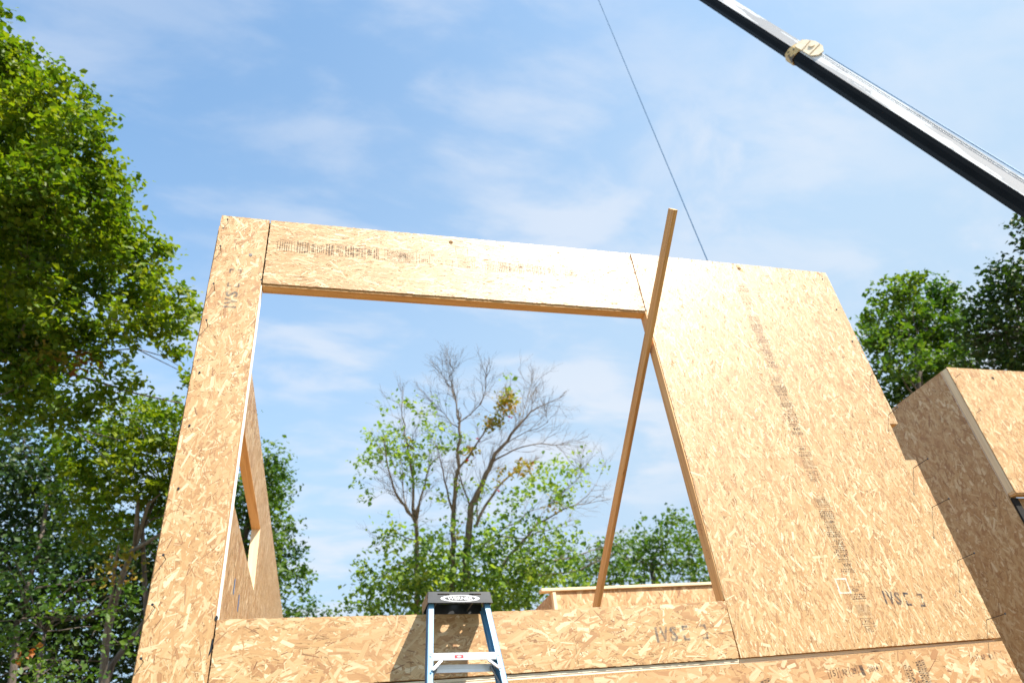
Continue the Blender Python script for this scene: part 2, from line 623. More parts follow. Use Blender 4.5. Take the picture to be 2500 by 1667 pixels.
class Print:
    """collects lettering, bars and frames in a 2D frame (u right, v up) and lays them flat on a surface"""

    def __init__(s):
        s.v = []
        s.f = []

    def _add(s, v, f):
        n = len(s.v)
        s.v += [(float(a), float(b)) for a, b in v]
        s.f += [tuple(i + n for i in q) for q in f]

    def text(s, body, x, y, w, h, bold=0.0):
        """fit body into the box with lower left x, y"""
        v, f = glyphs(body, bold)
        if len(v) == 0:
            return
        lo, hi = v.min(0), v.max(0)
        sc = np.array([w, h]) / np.maximum(hi - lo, 1e-6)
        s._add((v - lo) * sc + np.array([x, y]), f)

    def rect(s, x, y, w, h):
        s._add([(x, y), (x + w, y), (x + w, y + h), (x, y + h)], [(0, 1, 2, 3)])

    def quad(s, pts):
        s._add(pts, [tuple(range(len(pts)))])

    def frame(s, x, y, w, h, t=0.003):
        s.rect(x, y, w, t)
        s.rect(x, y + h - t, w, t)
        s.rect(x, y + t, t, h - 2 * t)
        s.rect(x + w - t, y + t, t, h - 2 * t)

    def micro(s, x, y, w, h):
        """a line of print too small to read"""
        a = x
        while a < x + w - 0.004:
            l = random.uniform(0.004, 0.014)
            l = min(l, x + w - a)
            s.rect(a, y + random.uniform(0, h * 0.15), l, h * random.uniform(0.85, 1.15))
            a += l + random.uniform(0.004, 0.008)

    def ellipse(s, x, y, rx, ry, n=28, inner=None):
        if inner is None:
            s._add([(x + rx * math.cos(2 * math.pi * i / n), y + ry * math.sin(2 * math.pi * i / n)) for i in range(n)], [tuple(range(n))])
        else:
            v = []
            for k in (1.0, inner):
                v += [(x + rx * k * math.cos(2 * math.pi * i / n), y + ry * k * math.sin(2 * math.pi * i / n)) for i in range(n)]
            s._add(v, [(i, (i + 1) % n, n + (i + 1) % n, n + i) for i in range(n)])

    def build(s, name, parent, O, U, V, N, mat, off=0.0036):
        O, U, V, N = (np.asarray(a, float) for a in (O, U, V, N))
        A = np.array(s.v)
        W3 = O + A[:, :1] * U + A[:, 1:2] * V + N * off
        f = s.f if np.dot(np.cross(U, V), N) > 0 else [q[::-1] for q in s.f]
        return mesh_obj(name, W3, f, mat, parent)


def grade_stamp(P, y, w=0.135):
    """one repeat of the mill's grade stamp, running down from y; returns the next y"""
    x = -w / 2
    P.rect(x, y - 0.003, w, 0.003)
    P.micro(x, y - 0.020, w, 0.010)
    P.micro(x + 0.01, y - 0.036, w - 0.02, 0.010)
    P.text('APA', x + 0.012, y - 0.080, w - 0.05, 0.036, 0.03)
    P.rect(x, y - 0.092, w, 0.0025)
    P.rect(x, y - 0.100, w, 0.0025)
    P.micro(x + 0.02, y - 0.118, w - 0.03, 0.011)
    P.text('24/16', x + 0.01, y - 0.158, w - 0.03, 0.032, 0.01)
    P.micro(x, y - 0.176, w, 0.010)
    P.micro(x, y - 0.192, w - 0.02, 0.011)
    P.micro(x + 0.02, y - 0.208, w - 0.02, 0.009)
    P.micro(x, y - 0.226, w, 0.012)
    P.ellipse(x + w - 0.016, y - 0.25, 0.014, 0.014, 20, 0.8)
    for k in range(4):
        P.micro(x + 0.01, y - 0.244 - 0.013 * k, w - 0.05, 0.008)
    P.rect(x, y - 0.30, w, 0.003)
    for k in range(3):
        P.micro(x, y - 0.318 - 0.017 * k, w, 0.012)
    for k in range(4):
        P.micro(x + 0.02, y - 0.368 - 0.013 * k, w - 0.04, 0.007)
    P.rect(x, y - 0.418, w, 0.0025)
    P.micro(x + 0.015, y - 0.446, w - 0.03, 0.020)
    P.rect(x, y - 0.456, w, 0.0025)
    for k in range(5):
        P.micro(x, y - 0.474 - 0.016 * k, w, 0.011)
    P.rect(x, y - 0.552, w, 0.0025)
    P.frame(x, y - 0.66, w, 0.092, 0.0028)
    for k in range(5):
        P.micro(x + 0.012, y - 0.590 - 0.014 * k, w - 0.024, 0.008)
    return y - 0.70


def date_stamp(P, y, w=0.135, year='2014'):
    x = -w / 2
    P.frame(x + 0.045, y - 0.045, 0.07, 0.045, 0.003)
    P.text('JUN', x + 0.055, y - 0.037, 0.05, 0.028, 0.01)
    P.rect(x, y - 0.045, 0.03, 0.004)
    P.frame(x + 0.012, y - 0.105, w - 0.02, 0.046, 0.003)
    P.text(year, x + 0.035, y - 0.096, 0.06, 0.028, 0.01)
    # cross hatched block
    for i in range(15):
        for j in range(9):
            a = x + 0.004 + i * (w - 0.008) / 15
            b = y - 0.13 - j * 0.0095
            s = 0.0032
            P.quad([(a, b), (a + s * 1.6, b + s), (a + s * 1.6, b + s * 1.7), (a, b + s * 0.7)])
            P.quad([(a + s * 1.7, b), (a + s * 2.6, b), (a + s * 1.9, b - s * 1.3), (a + s * 1.0, b - s * 1.3)])
    P.rect(x + 0.01, y - 0.235, w - 0.02, 0.002)
    for k in range(3):
        P.micro(x, y - 0.262 - 0.016 * k, w, 0.009)
    P.rect(x, y - 0.254, w, 0.0025)
    P.ellipse(0.005, y - 0.325, 0.033, 0.014, 24, 0.82)
    P.text('SFI', -0.016, y - 0.332, 0.042, 0.014, 0.02)
    P.rect(x, y - 0.352, w, 0.0028)
    return y - 0.37


# ------------------------------------------------------------------ ground and subfloor
def ground_mat():
    m, t, b = new_mat('bare_soil')
    o = nn(t, 'ShaderNodeTexCoord')
    n = nn(t, 'ShaderNodeTexNoise', Scale=0.7, Detail=10.0, Roughness=0.65)
    t.links.new(o.outputs['Object'], n.inputs['Vector'])
    n2_ = nn(t, 'ShaderNodeTexNoise', Scale=0.06, Detail=4.0)
    t.links.new(o.outputs['Object'], n2_.inputs['Vector'])
    c = ramp(t, n.outputs[0], [(0.3, (0.12, 0.082, 0.048)), (0.55, (0.22, 0.160, 0.098)), (0.8, (0.30, 0.235, 0.15))])
    c = mixc(t, maprange(t, n2_.outputs[0], 0.48, 0.6), c, (0.035, 0.06, 0.018))
    t.links.new(c, b.inputs['Base Color'])
    b.inputs['Roughness'].default_value = 0.95
    bp = nn(t, 'ShaderNodeBump', Strength=0.6, Distance=0.05)
    t.links.new(n.outputs[0], bp.inputs['Height'])
    t.links.new(bp.outputs[0], b.inputs['Normal'])
    return m


gv = [(-700, -700, 0), (700, -700, 0), (700, 700, 0), (-700, 700, 0)]
g = mesh_obj('ground', gv, [(0, 1, 2, 3)], ground_mat())
g['kind'] = 'structure'
X, Y, Z = np.eye(3)
# upper floor deck behind the wall: sheets of OSB, a joint between each
deck = thing('floor_deck', 'bare OSB floor deck of the upper storey behind the front wall', 'floor', (3.3, 7, 2.36))
deck['kind'] = 'structure'
del deck['category']
for i in range(6):
    for j in range(3):
        x0 = 0.14 + i * 1.22 if i < 5 else 0.14 + 5 * 1.22
        x1 = min(x0 + 1.214, 6.4)
        if x1 - x0 < 0.05:
            continue
        y0 = 0.13 + j * 4.9
        mb = MB().box((x0, y0, 2.345), (x1, min(y0 + 4.894, 14.6), 2.363))
        mb.build('floor_sheet', M_BASE, deck)
strands(deck, [[(0.14, 0.13), (6.4, 0.13), (6.4, 14.6), (0.14, 14.6)]], (0, 0, 2.363), X, Y, Z, M_OSB, 90, 40, 1.6, lr=(0.15, 0.3), wr=(0.04, 0.09), ragged=False)

# ------------------------------------------------------------------ main wall (plane y = 0)
ZT = 6.43
O0 = (0, 0, 0)
FN = (0, -1, 0)
G = 0.010
GRP = None
post = sip('narrow upright OSB panel left of the window opening, screws along its outer edge',
           [[(0, 2.437), (0.4135, 2.437), (0.4135, 5.66), (0.4165, 6.424), (0, 6.431)]], O0, X, Z, FN, 78, 38, 3.4, tshift=0.0, core=M_LUMP,
           lr=(0.05, 0.18), wr=(0.010, 0.034))
header = sip('long OSB header panel spanning the top of the window opening',
             [[(0.4165 + G, 5.662), (4.063 - G, 5.665), (4.058 - G, 6.437), (0.4195 + G, 6.425)]], O0, X, Z, FN, 2, 22, 3.4, tshift=0.07,
             lr=(0.06, 0.18), wr=(0.008, 0.026))
sill = sip('low OSB panel under the window opening, behind the ladder',
           [[(0.4135 + G, 2.440), (1.645, 2.438), (1.645, 2.841), (0.4135 + G, 2.866)], [(1.645, 2.438), (2.8, 2.4355), (2.8, 2.833), (1.645, 2.841)], [(2.8, 2.4355), (4.060 - G, 2.434), (4.070 - G, 2.838), (2.8, 2.833)]], O0, X, Z, FN, 4, 34, 3.6, tshift=-0.02,
           lr=(0.06, 0.20), wr=(0.011, 0.040))
big = sip('wide tall OSB panel right of the opening with a notched right edge and JVS stencil',
          [[(4.063, 2.434), (6.506, 2.452), (6.506, 4.055), (4.070, 4.055)],
           [(4.070, 4.055), (6.385, 4.055), (6.405, 4.45), (4.070, 4.45)],
           [(4.070, 4.45), (6.504, 4.45), (6.502, 6.425), (4.063, 6.438)]], O0, X, Z, FN, 93, 27, 3.4,
          lr=(0.05, 0.17), wr=(0.008, 0.027))
big['label'] = 'wide tall OSB panel right of the opening with a notched right edge and IVS stencil'
lower = sip('OSB panel of the storey below, under the long joint, with date stamps',
            [[(0.0, 0.12), (6.515, 0.12), (6.506, 2.424), (5.4, 2.411), (4.4, 2.397), (2.3, 2.394), (0, 2.392)]], O0, X, Z, FN, 5, 40, 3.0, mat=M_OSB2, back=False,
            lr=(0.07, 0.22), wr=(0.016, 0.06), fine=0.25)
# jamb face of the narrow panel, its full sun painted on as a white strip
MB().box((0.4145, 0.013, 2.87), (0.4215, 0.109, 5.655)).build('foam_and_sunlit_strip', M_FOAM_SUNLIT, post)
# lumber let into the edges of the opening, between the skins and 2 mm proud of them
board('edge_lumber', (0.425, TH / 2, 5.652), (4.05, TH / 2, 5.655), 0.0985, 0.024, Y, M_LUM, header)
# jamb lumber of the wide panel
jam = board('edge_lumber', (4.064, TH / 2, 2.85), (4.060, TH / 2, 5.66), 0.114, 0.016, Y, M_LUM, big)
# dark joint fillers
for nm, a, b_, par in (('joint_gasket', (0.4120, 0.022, 5.66), (0.4270, 0.105, 6.41), header), ('joint_gasket', (4.050, 0.022, 5.665), (4.068, 0.105, 6.42), header),
                       ('joint_gasket', (0.4100, 0.014, 2.44), (0.4240, 0.105, 2.84), sill), ('joint_gasket', (4.050, 0.022, 2.44), (4.074, 0.105, 2.83), sill)):
    MB().box(a, b_).build(nm, M_GAP, par)
# plate seen in the joint between the two storeys (layers of a doubled rim board)
plate = thing('rim_board', 'pale layered rim board showing in the long joint between the storeys', 'board', (3.2, 0.05, 2.36))
lay = [(2.365, 2.3885, 0.006, 0.004), (2.390, 2.408, 0.010, 0.006), (2.4095, 2.4300, 0.007, 0.004)]
for k, (z0, z1, yl, _) in enumerate(lay):
    board('plate_layer', (0.03, 0.06 + yl, (z0 + z1) / 2), (4.05, 0.06 + yl, (z0 + z1) / 2), 0.107, z1 - z0, Y, M_PLY, plate, 0.001)
    board('plate_layer', (4.06, 0.068 + yl, (z0 + z1) / 2), (6.48, 0.094 + yl, (z0 + z1) / 2 + 0.018), 0.107, z1 - z0, Y, M_PLY, plate, 0.001)

# sealant spots
for p in ((0.418, 2.875, 0.010, 0.016), (0.412, 5.70, 0.007, 0.008), (4.066, 5.69, 0.009, 0.020)):
    m_ = Print()
    m_.ellipse(0, 0, p[2], p[3], 14)
    m_.build('sealant_blob', post if p[0] < 1 else big, (p[0], 0, p[1]), X, Z, FN, M_SEAL, 0.004)
m_ = Print()
m_.quad([(0.410, 2.76), (0.4185, 2.735), (0.414, 2.67), (0.402, 2.655), (0.398, 2.645), (0.405, 2.69)])
m_.build('sealant_blob', post, (0, 0, 0), X, Z, FN, M_SEAL, 0.004)

# bored holes: a short dark socket with a rim, sunk from the face
def bore(parent, x, z, r, col=M_GAP, yf=0.0, n=18):
    mb = MB()
    v = []
    for (rr, yy) in ((r, -0.0042), (r * 0.8, 0.012), (0.0005, 0.014)):
        v += [(x + rr * math.cos(2 * math.pi * k / n), yf + yy, z + rr * math.sin(2 * math.pi * k / n)) for k in range(n)]
    f = [(j * n + k, j * n + (k + 1) % n, (j + 1) * n + (k + 1) % n, (j + 1) * n + k) for j in range(2) for k in range(n)]
    mb.add(v, f)
    return mb.build('bored_hole', col, parent)


M_HOLE = simple('hole_wood', (0.16, 0.085, 0.025), 0.9, var=0.3, scale=80)
bore_disc = lambda par, x, z, r, m=M_HOLE, yf=0.0: (lambda P: (P.ellipse(0, 0, r, r * 0.95, 20), P.build('bored_hole', par, (x, yf, z), X, Z, FN, m, 0.0042)))(Print())
bore_disc(header, 2.12, 6.357, 0.020)
bore_disc(post, 0.296, 5.976, 0.016, simple('grey_plug', (0.22, 0.2, 0.19), 0.8))
bore_disc(big, 5.349, 6.362, 0.020)
fm = Print()
fm.quad([(-0.03, 0.045), (0.005, 0.055), (0.02, 0.02), (0.045, -0.03), (0.03, -0.05), (0.0, -0.03), (-0.02, 0.0)])
fm.build('foam_smear', big, (5.352, 0, 6.365), X, Z, FN, simple('amber_foam', (0.45, 0.27, 0.08), 0.6), 0.0038)


# ------------------------------------------------------------------ screws
def screw(parent, x, z, L, yf=0.0, dx=0.0, dz=0.0):
    tip = np.array([x + dx, yf - L, z + dz])
    s = MB().tube([(x, yf + 0.01, z), tip], 0.0029, 6).build('screw', M_STEEL, parent)
    sub_org(s, parent)
    d = tip - np.array([x, yf, z])
    d /= np.linalg.norm(d)
    MB().tube([tip - d * 0.001, tip + d * 0.003], [0.0085, 0.0075], 10).build('screw_head', M_STEEL, s)


for (x, z, L) in ((0.065, 6.34, 0.05), (0.050, 5.981, 0.085), (0.055, 5.546, 0.091), (0.055, 5.163, 0.088), (0.059, 3.261, 0.085), (0.048, 2.955, 0.082), (0.038, 2.639, 0.08)):
    screw(post, x, z, L, dx=random.uniform(-.004, .004), dz=random.uniform(-.003, .005))
for (x, z) in ((0.056, 4.718), (0.054, 4.253), (0.057, 3.757)):
    screw(post, x, z, 0.006)
for (x, z, L) in ((6.447, 5.008, 0.10), (6.439, 4.548, 0.14), (6.435, 3.972, 0.195), (6.435, 3.581, 0.205), (6.437, 3.09, 0.19), (6.446, 2.592, 0.20)):
    screw(big, x, z, L, dx=random.uniform(-.006, .006), dz=random.uniform(-.004, .012))
for (x, z) in ((6.415, 6.32), (6.412, 5.88), (6.421, 5.446)):
    screw(big, x, z, 0.005)

# ------------------------------------------------------------------ print on the wall
P = Print()
y = date_stamp(P, 0.0)
P.build('date_stamp', big, (5.276, 0, 2.555), -X, -Z, FN, M_INK)   # printed upside down, reading from the bottom up
P = Print()
y = 0.40 * 0
y = grade_stamp(P, 0.0)
P.build('grade_stamp', big, (5.272, 0, 3.02), -X, -Z, FN, M_INK)
for z0, mt in ((3.92, M_INK), (4.62, M_INK), (5.78, M_INKF)):
    pass
P = Print()
date_stamp(P, 0.0)
P.build('date_stamp', big, (5.285, 0, 3.83), -X, -Z, FN, M_INK)
P = Print()
grade_stamp(P, 0.0)
P.build('grade_stamp', big, (5.287, 0, 4.30), -X, -Z, FN, M_INK)
P = Print()
grade_stamp(P, 0.0)
P.build('grade_stamp', big, (5.292, 0, 5.05), -X, -Z, FN, M_INKF)
P = Print()
date_stamp(P, 0.0)
P.build('date_stamp', big, (5.296, 0, 5.78), -X, -Z, FN, M_INKF)
# small squares
P = Print()
P.frame(-0.055, -0.062, 0.115, 0.125, 0.014)
P.build('white_square', big, (5.165, 0, 2.915), X, Z, FN, M_WHITEINK, 0.0036)
P = Print()
P.frame(-0.062, -0.058, 0.125, 0.118, 0.003)
P.rect(0.065, -0.07, 0.003, 0.03)
P.build('pencil_square', big, (5.64, 0, 6.233), X, Z, FN, M_INK)
P = Print()
P.frame(-0.06, -0.055, 0.12, 0.11, 0.003)
P.build('pencil_square', header, (2.222, 0, 6.247), X, Z, FN, M_INK)
P = Print()
for (a, b_, c, d) in ((5.42, 4.02, 5.49, 4.03), (5.78, 3.5, 5.86, 3.49)):
    pass
# header band: the same stamps turned a quarter turn, reading upwards; U of stamp = +z, V of stamp = -x
x0 = 0.47
P = Print()
grade_stamp(P, 0.0)
# boxes first (left), then lines, then the association mark on the right
P.build('grade_stamp', header, (x0 + 0.89, 0, 6.115), -Z, -X * -1.22 * 1, FN, M_INK) if False else P.build('grade_stamp', header, (1.42, 0, 6.115), -Z, X * 1.38, FN, M_INK)
P = Print()
P.frame(0, 0, 0.30, 0.155, 0.003)
for k in range(8):
    P.micro(0.02 + 0.0 * k, 0.012 + 0.0165 * k, 0.26, 0.007)
P.frame(0.14, 0.045, 0.075, 0.065, 0.003)
P.text('CDB', 0.15, 0.06, 0.055, 0.035, 0.02)
P.frame(0.325, 0.012, 0.10, 0.115, 0.003)
P.text('2012', 0.34, 0.03, 0.07, 0.04, 0.01)
P.text('LCH', 0.47, 0.05, 0.06, 0.022)
P.frame(0.58, 0.02, 0.07, 0.06, 0.003)
for i in range(9):
    for j in range(12):
        P.rect(0.70 + i * 0.013, 0.0 + j * 0.0125, 0.006, 0.005)
P.frame(0.86, 0.01, 0.08, 0.115, 0.003)
P.rect(0.84, 0.0, 0.003, 0.14)
P.build('date_stamp', header, (1.475, 0, 6.035), X, Z, FN, M_INK)
P = Print()
grade_stamp(P, 0.0)
P.build('grade_stamp', header, (3.17, 0, 6.085), -Z, X * 1.10, FN, M_INKF)
P = Print()
P.frame(0, 0, 0.26, 0.15, 0.003)
for k in range(6):
    P.micro(0.02, 0.015 + 0.02 * k, 0.2, 0.008)
P.frame(0.285, 0.0, 0.07, 0.12, 0.003)
for k in range(16):
    P.rect(0.40 + k * 0.022, random.uniform(0, 0.02), 0.003, random.uniform(0.05, 0.1))
P.build('date_stamp', header, (3.22, 0, 6.005), X, Z, FN, M_INKF)

# IVS[ ] stencils, letters cut with stencil bridges
def stencil(parent, O, U, V, w, h, mat):
    P = Print()
    lw = w / 5.6
    P.rect(0.0, 0, lw * 0.24, h)
    P.text('V', lw * 0.48, 0, lw * 0.85, h, 0.03)
    P.text('S', lw * 1.5, 0, lw * 0.78, h, 0.03)
    t_ = 0.0155 * h / 0.1
    for x_, s_ in ((lw * 2.95, 1), (lw * 5.35, -1)):
        for (a, b_) in ((0.0, 0.35), (0.65, 1.0)):
            P.rect(x_ - t_ / 2, h * a, t_, h * (b_ - a))
        P.rect(min(x_, x_ + s_ * t_ * 2.6), 0, t_ * 2.6, t_)
        P.rect(min(x_, x_ + s_ * t_ * 2.6), h - t_, t_ * 2.6, t_)
    P.build('stencil_mark', parent, O, U, V, FN, mat, 0.0038)


stencil(big, (5.515, 0, 2.76), (0.985, 0, -0.10), (0.06, 0, 1.0), 0.40, 0.105, M_STENCIL)
stencil(sill, (3.425, 0, 2.572), (0.9995, 0, 0.01), (0, 0, 1), 0.43, 0.105, M_STENCILF)
stencil(post, (0.245, 0, 5.37), (0.0, 0, 1.0), (-1.0, 0, 0.0), 0.44, 0.10, M_STENCILF)

# lower panel print
P = Print()
for k, (s_, x_, w_) in enumerate((('15', 0.0, 0.045), ('AP', 0.105, 0.045), ('29', 0.19, 0.045), ('2014', 0.345, 0.09))):
    P.text(s_, x_, 0.0, w_, 0.042, 0.015)
for x_, s_ in ((-0.022, 1), (0.06, -1), (0.083, 1), (0.168, 1), (0.245, -1), (0.46, -1)):
    P.rect(x_, -0.012, 0.004, 0.066)
    P.rect(x_ if s_ > 0 else x_ - 0.008, 0.050, 0.012, 0.004)
    P.rect(x_ if s_ > 0 else x_ - 0.008, -0.012, 0.012, 0.004)
P.quad([(0.275, -0.015), (0.305, -0.02), (0.30, 0.055), (0.268, 0.055)])
P.build('date_stamp', lower, (4.775, 0, 2.262), (1, 0, 0.03), (0.0, 0, 1), FN, M_INK)
P = Print()
for k, (s_, x_, w_) in enumerate((('13', 0.0, 0.045), ('AP', 0.085, 0.045), ('21', 0.165, 0.045))):
    P.text(s_, x_, 0.0, w_, 0.040, 0.0)
for x_ in (-0.02, 0.058, 0.235, 0.30):
    P.rect(x_, -0.01, 0.003, 0.06)
    P.rect(x_, 0.047, 0.014, 0.003)
P.build('date_stamp', lower, (6.13, 0, 2.290), (1, 0, 0.03), (0.0, 0, 1), FN, M_INKF)


def column_stamp(x, z, n=1.0):
    P = Print()
    # lines of a block printed sideways: u runs up the wall
    P.rect(0, 0.0, 0.36, 0.003)
    P.micro(0.0, 0.010, 0.34, 0.018)
    P.rect(0, 0.034, 0.36, 0.003)
    P.text('TIN BOARD', 0.02, 0.045, 0.31, 0.030, 0.02)
    P.text('A PLUS', 0.0, 0.088, 0.22, 0.030, 0.02)
    P.micro(0.02, 0.128, 0.33, 0.018)
    P.rect(0, 0.152, 0.36, 0.003)
    P.micro(0.0, 0.160, 0.36, 0.018)
    P.rect(0, 0.183, 0.36, 0.003)
    P.micro(0.0, 0.190, 0.36, 0.016)
    P.rect(0, 0.211, 0.36, 0.003)
    P.build('grade_stamp', lower, (x, 0, z), (0.06, 0, 1), (1, 0, 0.03), FN, M_INK)


column_stamp(5.42, 1.965)
column_stamp(4.02, 1.92)

# red crayon on the jamb: SAN. W. G, reading down the jamb
P = Print()
for s_, x_, w_ in (('S', 0, 0.05), ('A', 0.065, 0.06), ('N.', 0.14, 0.09), ('W.', 0.33, 0.12), ('G', 0.56, 0.08)):
    P.text(s_, x_, 0, w_, 0.055, -0.03)
P.build('crayon_writing', big, (4.0555, 0.030, 3.82), -Z, Y, -X, M_RED, 0.0006)

# ------------------------------------------------------------------ left return wall, seen through the opening
t_ = math.atan(0.0133)
LU = np.array([math.sin(t_), math.cos(t_), 0])      # runs away from the front wall
LN = np.array([math.cos(t_), -math.sin(t_), 0])     # faces right, into the room
LO = np.array([0.12 - 0.0133 * 2.5, 0.0, 0.0]) + LU * 0.0
y0w = 0.128
pcs = [[(y0w, 2.37), (14.8, 2.37), (14.8, 4.725), (y0w, 4.725)],
       [(y0w, 4.725), (1.6, 4.725), (1.6, 5.64), (y0w, 5.64)],
       [(5.72, 4.725), (14.8, 4.725), (14.8, 5.64), (5.72, 5.64)],
       [(y0w, 5.64), (14.8, 5.64), (14.8, 6.42), (y0w, 6.42)]]
left = sip('long OSB side wall running back from the left panel, with a window opening', pcs, LO, LU, Z, LN, 90, 22, 1.9, core=M_LUM, back=False,
           lr=(0.12, 0.30), wr=(0.03, 0.07))
LC = LO - LN * TH / 2
board('edge_lumber', LC + LU * 1.6 + Z * 5.634, LC + LU * 5.715 + Z * 5.634, 0.125, 0.014, LN, M_LUM, left)
board('edge_lumber', LC + LU * 5.714 + Z * 4.73, LC + LU * 5.714 + Z * 5.627, 0.125, 0.014, LN, M_LUMP, left)
for yy, zz_, h in ((3.45, 4.11, 0.17), (4.02, 4.09, 0.19)):
    P = Print()
    P.rect(-0.03, -h / 2, 0.06, h)
    P.build('tape_strip', left, LO + LU * yy + Z * zz_, LU, Z, LN, M_TAPE, 0.0045)

# ------------------------------------------------------------------ far room behind the opening: low wall with an overhanging plate
fy = 5.0
far = sip('low OSB partition in the background of the opening under a pale plate', [[(4.42, 2.37), (9.2, 2.37), (9.2, 4.345), (4.42, 4.35)]], (0, fy, 0), X, Z, FN, 90, 30, 2.2,
          core=M_LUMP, back=False, lr=(0.10, 0.26), wr=(0.03, 0.07))
board('corner_stud', (4.395, fy + 0.02, 2.37), (4.395, fy + 0.02, 4.345), 0.09, 0.05, Y, M_LUMP, far)
strip = thing('top_plate', 'pale overhanging board capping the far partition', 'board', (6.7, fy, 4.37))
board('plate_board', (4.205, fy + 0.03, 4.371), (9.2, fy + 0.03, 4.378), 0.14, 0.040, Y, M_LUMP, strip)
sidefar = sip('short shaded OSB return behind the left end of the far partition', [[(0.05, 2.37), (3.4, 2.37), (3.4, 4.345), (0.05, 4.345)]], (4.375, fy, 0), Y, Z, (-1, 0, 0), 90, 30, 1.8,
              core=M_LUM, back=False, lr=(0.10, 0.26), wr=(0.03, 0.07))

# ------------------------------------------------------------------ right wing of the house (set back, further right)
RY = 1.72
RX = 9.80
wing_side = sip('shaded OSB side wall of the right wing, facing the gap', [[(RY + 0.128, 0.05), (9.0, 0.05), (9.0, ZT), (RY + 0.128, ZT)]], (RX, 0, 0), Y, Z, (-1, 0, 0), 84, 30, 2.4, tshift=-0.02,
                core=M_LUMP, back=False, lr=(0.07, 0.22), wr=(0.014, 0.05))
MB().box((RX - 0.004, RY + 0.1225, 4.48), (RX + 0.118, RY + 0.1275, ZT - 0.01)).build('foam_and_sunlit_strip', M_FOAM_SUNLIT, wing_side)
MB().box((RX + 0.0115, RY + 0.100, 0.05), (RX + 0.1095, RY + 0.1315, 4.44)).build('recess_shade_plate', M_GAP, wing_side)  # added dark plate: shade of the recess between the skins, put into colour
wing_front = sip('sunlit OSB header panel at the corner of the right wing', [[(RX - 0.004, 4.47), (13.0, 4.47), (13.0, ZT), (RX - 0.004, ZT)]], (0, RY, 0), X, Z, FN, 95, 30, 3.0,
                 core=M_LUMP, back=False, lr=(0.06, 0.20), wr=(0.012, 0.045))
board('edge_lumber', (RX - 0.006, RY + TH / 2, 4.50), (RX - 0.006, RY + TH / 2, ZT - 0.01), 0.097, 0.014, Y, M_LUMP, wing_front)
board('edge_lumber', (RX + 0.01, RY + TH / 2, 4.462), (12.95, RY + TH / 2, 4.462), 0.098, 0.022, Y, M_LUM, wing_front)
for (x, z, L) in ((9.862, 6.259, 0.085), (9.885, 5.667, 0.075)):
    screw(wing_front, x, z, L, RY)
bore_disc(wing_front, 10.562, 6.28, 0.022, M_GAP, RY)
P = Print()
for k in range(7):
    P.micro(0, -0.03 * k, 0.2, 0.014)
P.build('grade_stamp', wing_front, (11.19, RY, 6.16), X, Z, FN, M_INKF)
wing_back = sip('OSB inner wall in the shade below the header of the right wing', [[(RX + 0.13, 0.05), (13.0, 0.05), (13.0, 6.2), (RX + 0.13, 6.2)]], (0, 6.0, 0), X, Z, FN, 90, 30, 0.6, back=False,
                lr=(0.15, 0.3), wr=(0.04, 0.08))
MB().box((RX + 0.13, RY + 0.13, 4.30), (13.0, 5.99, 4.45)).build('shade_slab', M_BASE, wing_back)  # unseen slab, added to keep the room below the header dark
MB().box((12.9, RY + 0.13, 0.05), (13.0, 5.99, 4.29)).build('end_board', M_BASE, wing_back)

# ------------------------------------------------------------------ leaning brace (through the opening, against the jamb)
pB = dpt(1455, 1485, 7.75)
pX = dpt(1580.0, 838, 6.735)
dirb = (pX - pB)
dirb /= np.linalg.norm(dirb)
# walk along the line until its picture height matches the top of the brace
def prj(Pw):
    d = R @ (np.asarray(Pw) - CAM)
    return 1250 + F_PX * d[0] / d[2], 833.5 - F_PX * d[1] / d[2]
s_ = 0.0
while prj(pX + dirb * s_)[1] > 512:
    s_ += 0.005
top = pX + dirb * s_
low = pB - dirb * ((pB[2] - 2.38) / dirb[2])
br = thing('timber_brace', 'rough timber brace leaning out through the opening against the jamb', 'timber', low)
vdir = (pX - CAM) / np.linalg.norm(pX - CAM)
side_ = np.cross(dirb, vdir)
side_ /= np.linalg.norm(side_)
a_ = math.radians(-52)
wd = side_ * math.cos(a_) + np.cross(dirb, side_) * math.sin(a_)
bo = board('brace_timber', low, top, 0.089, 0.045, wd, M_LUM, br, 0.004)

# ------------------------------------------------------------------ step ladder, folded and leaning on the wall
lad = thing('step_ladder', 'blue fibreglass step ladder with a black cap leaning on the low OSB panel', 'ladder', (1.937, -0.7, 0))
SY, SX = 0.25, 0.09
zc = 2.826


def rail_pts(side, dy, inset_=0.0):
    x0_ = 1.935 + side * (0.183 - inset_)
    return np.array([x0_, -0.285 + dy, zc]), np.array([x0_ + side * SX * zc, -0.285 + dy - SY * zc, 0.0])


def channel(side, dy, ins, web, fl, name):
    """C-shaped rail: front flange faces the viewer, web on the outside"""
    a, b_ = rail_pts(side, dy, ins)
    ax = (b_ - a) / np.linalg.norm(b_ - a)
    ux = np.array([1.0, 0, 0]) - ax * ax[0]
    ux /= np.linalg.norm(ux)
    uy = np.cross(ax, ux)
    if uy[1] < 0:
        uy = -uy
    c = (a + b_) / 2
    hl = np.linalg.norm(b_ - a) / 2
    mb = MB()
    t__ = 0.004
    mb.obox(c, ux, uy, ax, fl / 2, t__ / 2, hl)                                             # front flange
    mb.obox(c + uy * (web - t__), ux, uy, ax, fl / 2, t__ / 2, hl)                          # back flange
    o = mb.build(name, M_BLUE, lad)
    sub_org(o, lad)
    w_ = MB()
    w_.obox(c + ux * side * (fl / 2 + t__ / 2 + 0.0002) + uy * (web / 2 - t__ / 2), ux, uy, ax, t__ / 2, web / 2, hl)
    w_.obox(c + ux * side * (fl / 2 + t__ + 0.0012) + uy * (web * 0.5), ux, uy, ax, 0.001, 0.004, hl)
    w_.build('rail_web', M_BLUE_SHADE, o)
    return o, a, ax, ux, uy


